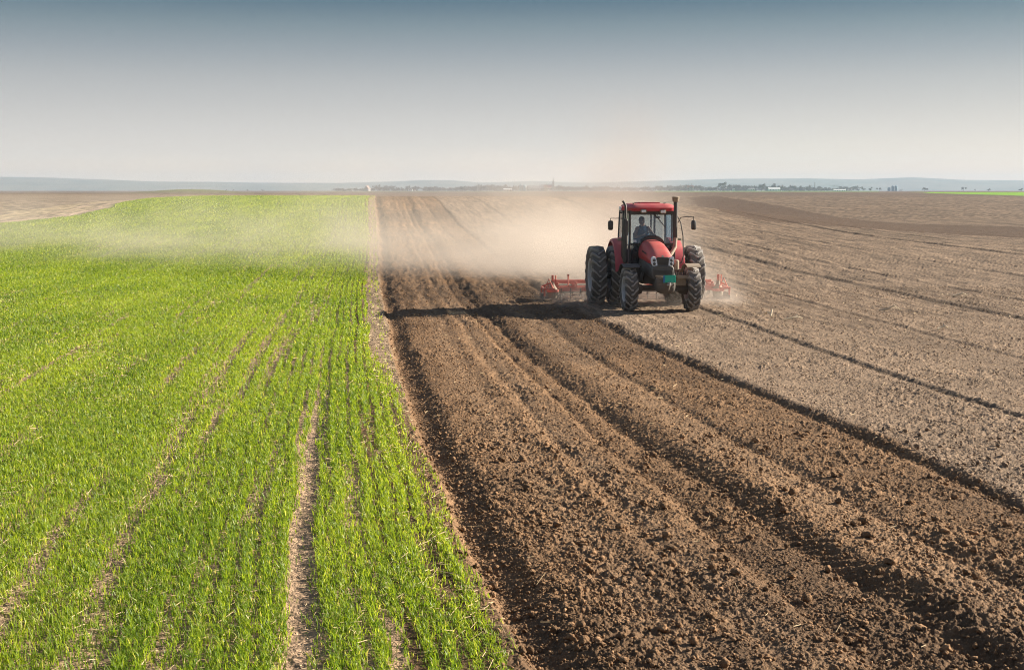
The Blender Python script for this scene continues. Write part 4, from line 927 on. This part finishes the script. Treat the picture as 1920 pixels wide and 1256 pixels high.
silo(976, 3.0, 13.5, 'left silo of the dark pair left of the barn', m=SB); silo(982.5, 2.8, 13, 'right silo of the dark pair, beside the white upright of its sunlit edge', m=SB)
silo(985.8, 1.1, 10, 'thin added white upright, sunlit edge of the dark silo pair', m=WHITEW)  # white upright added to paint the pair's sunlit edge
silo(1658, 2.6, 7.5, 'lowest silo of the three far to the right', m=SB); silo(1665, 2.6, 10.5, 'middle silo of the three far to the right', m=SB); silo(1671, 2.4, 11, 'silo with white lit edge, right end of the three', m=SB)
def mast(u, h, r, label, m=CONC, Y=VD, cat='mast', name='mast'):
    X = far_at(u, Y); e = empty(name, (X, Y, vz(X, Y) - .3)); tag(e, label, cat, 'masts and chimneys on the skyline')
    b = MB(); b.lathe([(r, 0), (r * .7, h * .97), (r * .9, h * .975), (r * .9, h), (0, h)], n=12); b.build('shaft', m, e)
    f = MB(); f.box((0, 0, .4), (r * 4, r * 4, .8)); f.build('base', m, e)
mast(964, 20, .55, 'thin mast behind the trees left of the silos'); mast(896, 17, .4, 'very thin mast, leftmost of all on the skyline'); mast(899, 15, .35, 'thin shorter mast beside the leftmost mast'); mast(1520.5, 16, .75, 'dark chimney standing free right of the white shed', DARKM, cat='chimney', name='chimney')
mast(804, 7, .9, 'short dark post among the trees left of the masts', DARKM)
mast(1287, 13, .8, 'left stack of two short stacks above the trees', CONC, cat='chimney', name='chimney'); mast(1292.5, 14, .8, 'right stack of two short stacks above the trees', CONC, cat='chimney', name='chimney')
def gantry():
    X = far_at(1558, VD); e = empty('gantry', (X, VD, vz(X, VD) - .3)); tag(e, 'grey steel gantry standing over the trees right of the chimney', 'gantry')
    for dx in (-7, 0, 7):
        l = MB(); l.box((dx, 0, 4.9), (.5, .5, 9.8)); l.build('leg', SILO, e)
    b = MB(); b.box((0, 0, 10.1), (15.2, .6, .6)); b.box((0, 0, 8.4), (14.2, .3, .3)); b.build('beam', SILO, e)
gantry()
TW = leaf_material('winter_twigs', (.05, .038, .04), (.085, .062, .06), (.10, .085, .06), .2); BARK = simple('bark', (.09, .07, .055), .95)
def crown_mesh(seed, conif=False, n=240, lobes=6):
    r = np.random.default_rng(seed)
    if conif: c = np.stack([r.normal(0, .10, n) * (1.2 - np.linspace(0, 1, n)), r.normal(0, .10, n) * (1.2 - np.linspace(0, 1, n)), .08 + .9 * np.linspace(0, 1, n)], 1)
    else:
        L = np.stack([r.normal(0, .26, lobes), r.normal(0, .18, lobes), .30 + .55 * r.random(lobes)], 1); k = r.integers(0, lobes, n)
        d = r.normal(0, 1, (n, 3)); d /= np.linalg.norm(d, axis=1)[:, None]; c = L[k] + d * (.16 * r.random(n) ** .4)[:, None]; c[:, 2] = np.clip(c[:, 2], .12, 1.05)
    a, b = r.normal(0, 1, (n, 3)), r.normal(0, 1, (n, 3)); sz = .045 + .04 * r.random((n, 1))
    a = a / np.linalg.norm(a, axis=1)[:, None] * sz; b = b / np.linalg.norm(b, axis=1)[:, None] * sz
    V = np.stack([c - a, c + b, c + a, c - b], 1).reshape(-1, 3); return V, np.arange(n * 4).reshape(-1, 4), np.repeat(r.random(n), 4)
protos = []
def tree_proto(seed):
    V, Q, t = crown_mesh(seed); e = empty('tree')
    o = np_mesh('crown', V, quads=Q, m=TW, smooth=False, attrs={'var': t}); o.parent = e
    r = np.random.default_rng(seed); tk = MB(); tk.tube([(0, 0, 0), (.01, 0, .25), (.02 * r.normal(), 0, .5), (0, 0, .75)], [.035, .028, .02, .006], 7)
    for k in range(5): a = r.random() * 6.28; z = .28 + .08 * k; tk.tube([(0, 0, z), (.14 * math.cos(a), .14 * math.sin(a), z + .15), (.24 * math.cos(a), .24 * math.sin(a), z + .3)], [.014, .01, .004], 5)
    tk.build('trunk', BARK, e); return e
used = set()
def tree(u, h, wd, label, Y=VD, group='bare trees along the skyline', seed=0):
    if not protos: protos.extend(tree_proto(200 + i) for i in range(5))
    p = protos[seed % 5]
    if seed % 5 not in used: used.add(seed % 5); e = p
    else: e = copy_tree(p)
    X = far_at(u, Y); e.location = (X, Y, vz(X, Y) - .2); e.scale = (wd, wd, h); e.rotation_euler = (0, 0, random.random() * 6.28)
    tag(e, label, 'tree', group)
rt = random.Random(5)
def row(u0, u1, step, h0, h1, label, Y0=VD, group='bare trees along the skyline'):
    u = u0
    while u < u1:
        h = h0 + (h1 - h0) * rt.random() ** 1.3; tree(u, h, h * (.9 + .6 * rt.random()), label, Y0 + rt.uniform(-120, 120), group, rt.randrange(5)); u += step * (.6 + .8 * rt.random())
row(640, 690, 14, 4, 7, 'low bare tree in the loose row left of the steep gabled house', group='trees left of the gabled house')
row(700, 895, 9, 6, 10, 'bare winter tree in the long row between gabled house and thin masts', group='trees between gabled house and masts')
row(902, 950, 9, 6, 9, 'bare winter tree between the thin masts and the silos', group='trees between masts and silos')
tree(956, 13, 14, 'broad round bare tree, first of two left of the silos', seed=1); tree(968, 13.5, 13, 'broad round bare tree touching the dark silo pair', seed=2)
row(990, 1030, 9, 6, 9, 'bare tree between silos and church', group='trees between silos and church')
row(1042, 1130, 8, 8, 12, 'bare tree in the row right of the church steeple', group='trees right of the church')
row(1236, 1340, 8, 8, 12, 'bare tree between dust plume and the biggest round tree', group='trees right of the dust plume')
tree(1349, 16, 20, 'biggest round bare tree on the skyline right of the tractor', seed=3)
row(1362, 1432, 8, 8, 14, 'bare tree between biggest round tree and the white shed', group='trees left of the white shed')
row(1440, 1516, 8, 8, 14, 'bare tree between the white shed and the chimney', group='trees behind the white shed')
row(1524, 1600, 9, 5, 9, 'low bare tree near chimney and gantry', group='trees near the gantry')
for i, u in enumerate((1610, 1624, 1640)): tree(u, 9 - i * .5, 9, 'lone pale bare tree in the loose three left of the three silos', group='three trees left of the silos', seed=i)
tree(1680, 4, 5, 'small dark bush just right of the three silos', seed=1); tree(1724, 9, 12, 'arching bare tree standing alone right of the three silos', seed=4); tree(1796, 9.5, 9, 'lone bare tree behind the bright green strip', seed=2); tree(1817, 4, 4, 'small bush beside the lone tree behind the bright green strip', seed=3)
tree(1842, 5, 8, 'low bare tree left of the rightmost tree', seed=0); tree(1903, 6, 13, 'wide low tree, rightmost on the skyline', seed=1)
row(400, 500, 22, 3, 6, 'small bare tree right of the low mound on the left', group='trees right of the mound')
def woodland():
    VV, QQ, TT, off = [], [], [], 0; r = np.random.default_rng(9)
    for i in range(420):
        u = r.uniform(635, 1600)
        if 1135 < u < 1225: pass
        Y = r.uniform(2450, 2800); h = r.uniform(8, 13) * (.7 + .6 * vnoise(np.array([u / 40.]), np.array([3.]), 4)[0]); wd = h * r.uniform(1.2, 2.2)
        if u < 700: h *= .6
        V, Q, t = crown_mesh(1000 + i, n=120, lobes=5); X = far_at(u, Y); V = V * np.array((wd, wd, h)) * 1.15 + np.array((X, Y, vz(X, Y) - h * .25))
        VV.append(V); QQ.append(Q + off); TT.append(t); off += len(V)
    o = np_mesh('woodland', np.vstack(VV), quads=np.vstack(QQ), m=TW, smooth=False, attrs={'var': np.concatenate(TT)})
    tag(o, 'hazy belt of bare winter woodland behind the village', 'woodland', kind='stuff')
woodland()

# ------------------------------------------------------------------ dust and air
def box_obj(name, lo, hi):
    c = [(a + b) / 2 for a, b in zip(lo, hi)]; d = [b - a for a, b in zip(lo, hi)]
    mb = MB(); mb.box(c, d); o = mb.build(name, bpy.data.materials.new(name), None, smooth=False); m = o.data.materials[0]; m.use_nodes = True; m.node_tree.nodes.remove(m.node_tree.nodes['Principled BSDF']); return o, m, m.node_tree
def dust(name, lo, hi, label, dens, col=(.77, .70, .625), step=None):
    o, m, nt = box_obj(name, lo, hi); tag(o, label, 'dust', kind='stuff')
    t = node(nt, 'ShaderNodeTexCoord'); sp = node(nt, 'ShaderNodeSeparateXYZ'); nt.links.new(t.outputs['Object'], sp.inputs[0])
    pv = node(nt, 'ShaderNodeVolumePrincipled'); pv.inputs['Color'].default_value = (*col, 1); pv.inputs['Anisotropy'].default_value = .15
    d = dens(nt, t.outputs['Object'], sp.outputs['X'], sp.outputs['Y'], sp.outputs['Z'])
    nt.links.new(d, pv.inputs['Density']); nt.links.new(pv.outputs[0], nt.nodes['Material Output'].inputs['Volume'])
    if step: o.cycles.use_adaptive_step_size = True if hasattr(o.cycles, 'use_adaptive_step_size') else None
    return o
def noise3(nt, vec, scale, detail=3, stretch=(1, 1, 1), off=(0, 0, 0)):
    mp = node(nt, 'ShaderNodeMapping'); nt.links.new(vec, mp.inputs['Vector']); mp.inputs['Scale'].default_value = stretch; mp.inputs['Location'].default_value = off
    n = node(nt, 'ShaderNodeTexNoise'); n.inputs['Scale'].default_value = scale; n.inputs['Detail'].default_value = detail; n.inputs['Roughness'].default_value = .55; nt.links.new(mp.outputs[0], n.inputs['Vector']); return n.outputs['Fac']
def gauss(nt, v, c, w_):
    a = M(nt, 'DIVIDE', M(nt, 'SUBTRACT', v, c), w_); return M(nt, 'EXPONENT', M(nt, 'MULTIPLY', M(nt, 'MULTIPLY', a, a), -1.0))
def ground_h(nt, y, z):
    return M(nt, 'MAXIMUM', M(nt, 'SUBTRACT', z, M(nt, 'MULTIPLY', M(nt, 'MAXIMUM', M(nt, 'SUBTRACT', y, 48.0), 0.0), .024)), 0.0)
def cloud_density(nt, vec, x, y, z):
    h = ground_h(nt, y, z)
    H = maprange(nt, x, -14, 3, 1.9, 1.35, True)
    fall = M(nt, 'EXPONENT', M(nt, 'DIVIDE', M(nt, 'MULTIPLY', h, -1.0), H))
    y0 = M(nt, 'ADD', 43.0, M(nt, 'MULTIPLY', M(nt, 'SUBTRACT', 3.0, x), .75)); y0 = M(nt, 'MINIMUM', y0, M(nt, 'ADD', 49.5, M(nt, 'MULTIPLY', x, -.36)))
    nz = noise3(nt, vec, .17, 6, (1, .7, 1.8)); 
    ye = M(nt, 'SUBTRACT', M(nt, 'ADD', y, M(nt, 'MULTIPLY', M(nt, 'SUBTRACT', nz, .5), 7.0)), y0)
    front = maprange(nt, M(nt, 'DIVIDE', ye, maprange(nt, x, -18, 2, 2.0, 1.0, True)), -1.5, 6.5, 0, 1, True); back = maprange(nt, y, 56, 86, 1, 0, True)
    right = maprange(nt, x, 3.0, 8.5, 1, 0, True); left = maprange(nt, x, -50, -30, 0, 1, True)
    amt = maprange(nt, x, -5.0, 3.5, .32, 1.1, True)
    mod = maprange(nt, nz, .37, .61, .04, 1.75)
    d = fall
    for q in (front, back, right, left, amt, mod): d = M(nt, 'MULTIPLY', d, q)
    return M(nt, 'MULTIPLY', d, .25)
dust('dust_cloud', (-51, 40, -.6), (9.5, 88, 5.4), 'pale dust cloud drifting left from the harrow over soil and wheat', cloud_density)
def plume_density(nt, vec, x, y, z):
    nz = noise3(nt, vec, .42, 4, (1, 1, .7), (3, 1, 5))
    cx = M(nt, 'ADD', 4.05, M(nt, 'MULTIPLY', z, -.02)); wv = M(nt, 'ADD', 1.0, M(nt, 'MULTIPLY', z, .06))
    d = M(nt, 'MULTIPLY', gauss(nt, x, cx, wv), gauss(nt, y, 46.2, 2.6)); d = M(nt, 'MULTIPLY', d, maprange(nt, z, 1.5, 7.2, 1, 0))
    d = M(nt, 'MULTIPLY', d, maprange(nt, nz, .32, .66, .2, 1.4))
    return M(nt, 'MULTIPLY', d, .16)
dust('dust_plume', (.8, 41.6, -.55), (7.3, 51.5, 7.4), 'faint tall dust plume rising behind the tractor cab', plume_density, (.50, .425, .385))
def puff_density(nt, vec, x, y, z):
    nz = noise3(nt, vec, 1.1, 4, (1, 1, 1), (9, 2, 1))
    d = M(nt, 'EXPONENT', M(nt, 'MULTIPLY', M(nt, 'MAXIMUM', z, 0.0), -2.6))
    d = M(nt, 'MULTIPLY', d, maprange(nt, y, 37.7, 40.3, 0, 1, True)); d = M(nt, 'MULTIPLY', d, maprange(nt, y, 42, 44.5, 1, 0, True))
    d = M(nt, 'MULTIPLY', d, M(nt, 'MULTIPLY', maprange(nt, x, .4, 2.2, 0, 1, True), maprange(nt, x, 6.3, 7.8, 1, 0, True)))
    return M(nt, 'MULTIPLY', M(nt, 'MULTIPLY', d, maprange(nt, nz, .35, .65, .1, 1.5)), .42)
dust('wheel_dust', (.3, 37.4, -.5), (7.9, 44.6, 1.7), 'low brown dust curling round the tractor wheels and harrow', puff_density)
o, m, nt = box_obj('haze', (-6500, -40, -2.5), (6500, 7600, 92)); tag(o, 'pale blue haze lying over the whole plain', 'haze', kind='stuff')
pv = node(nt, 'ShaderNodeVolumePrincipled'); pv.inputs['Color'].default_value = (.44, .56, .70, 1); pv.inputs['Density'].default_value = .00016; pv.inputs['Anisotropy'].default_value = .1
nt.links.new(pv.outputs[0], nt.nodes['Material Output'].inputs['Volume'])
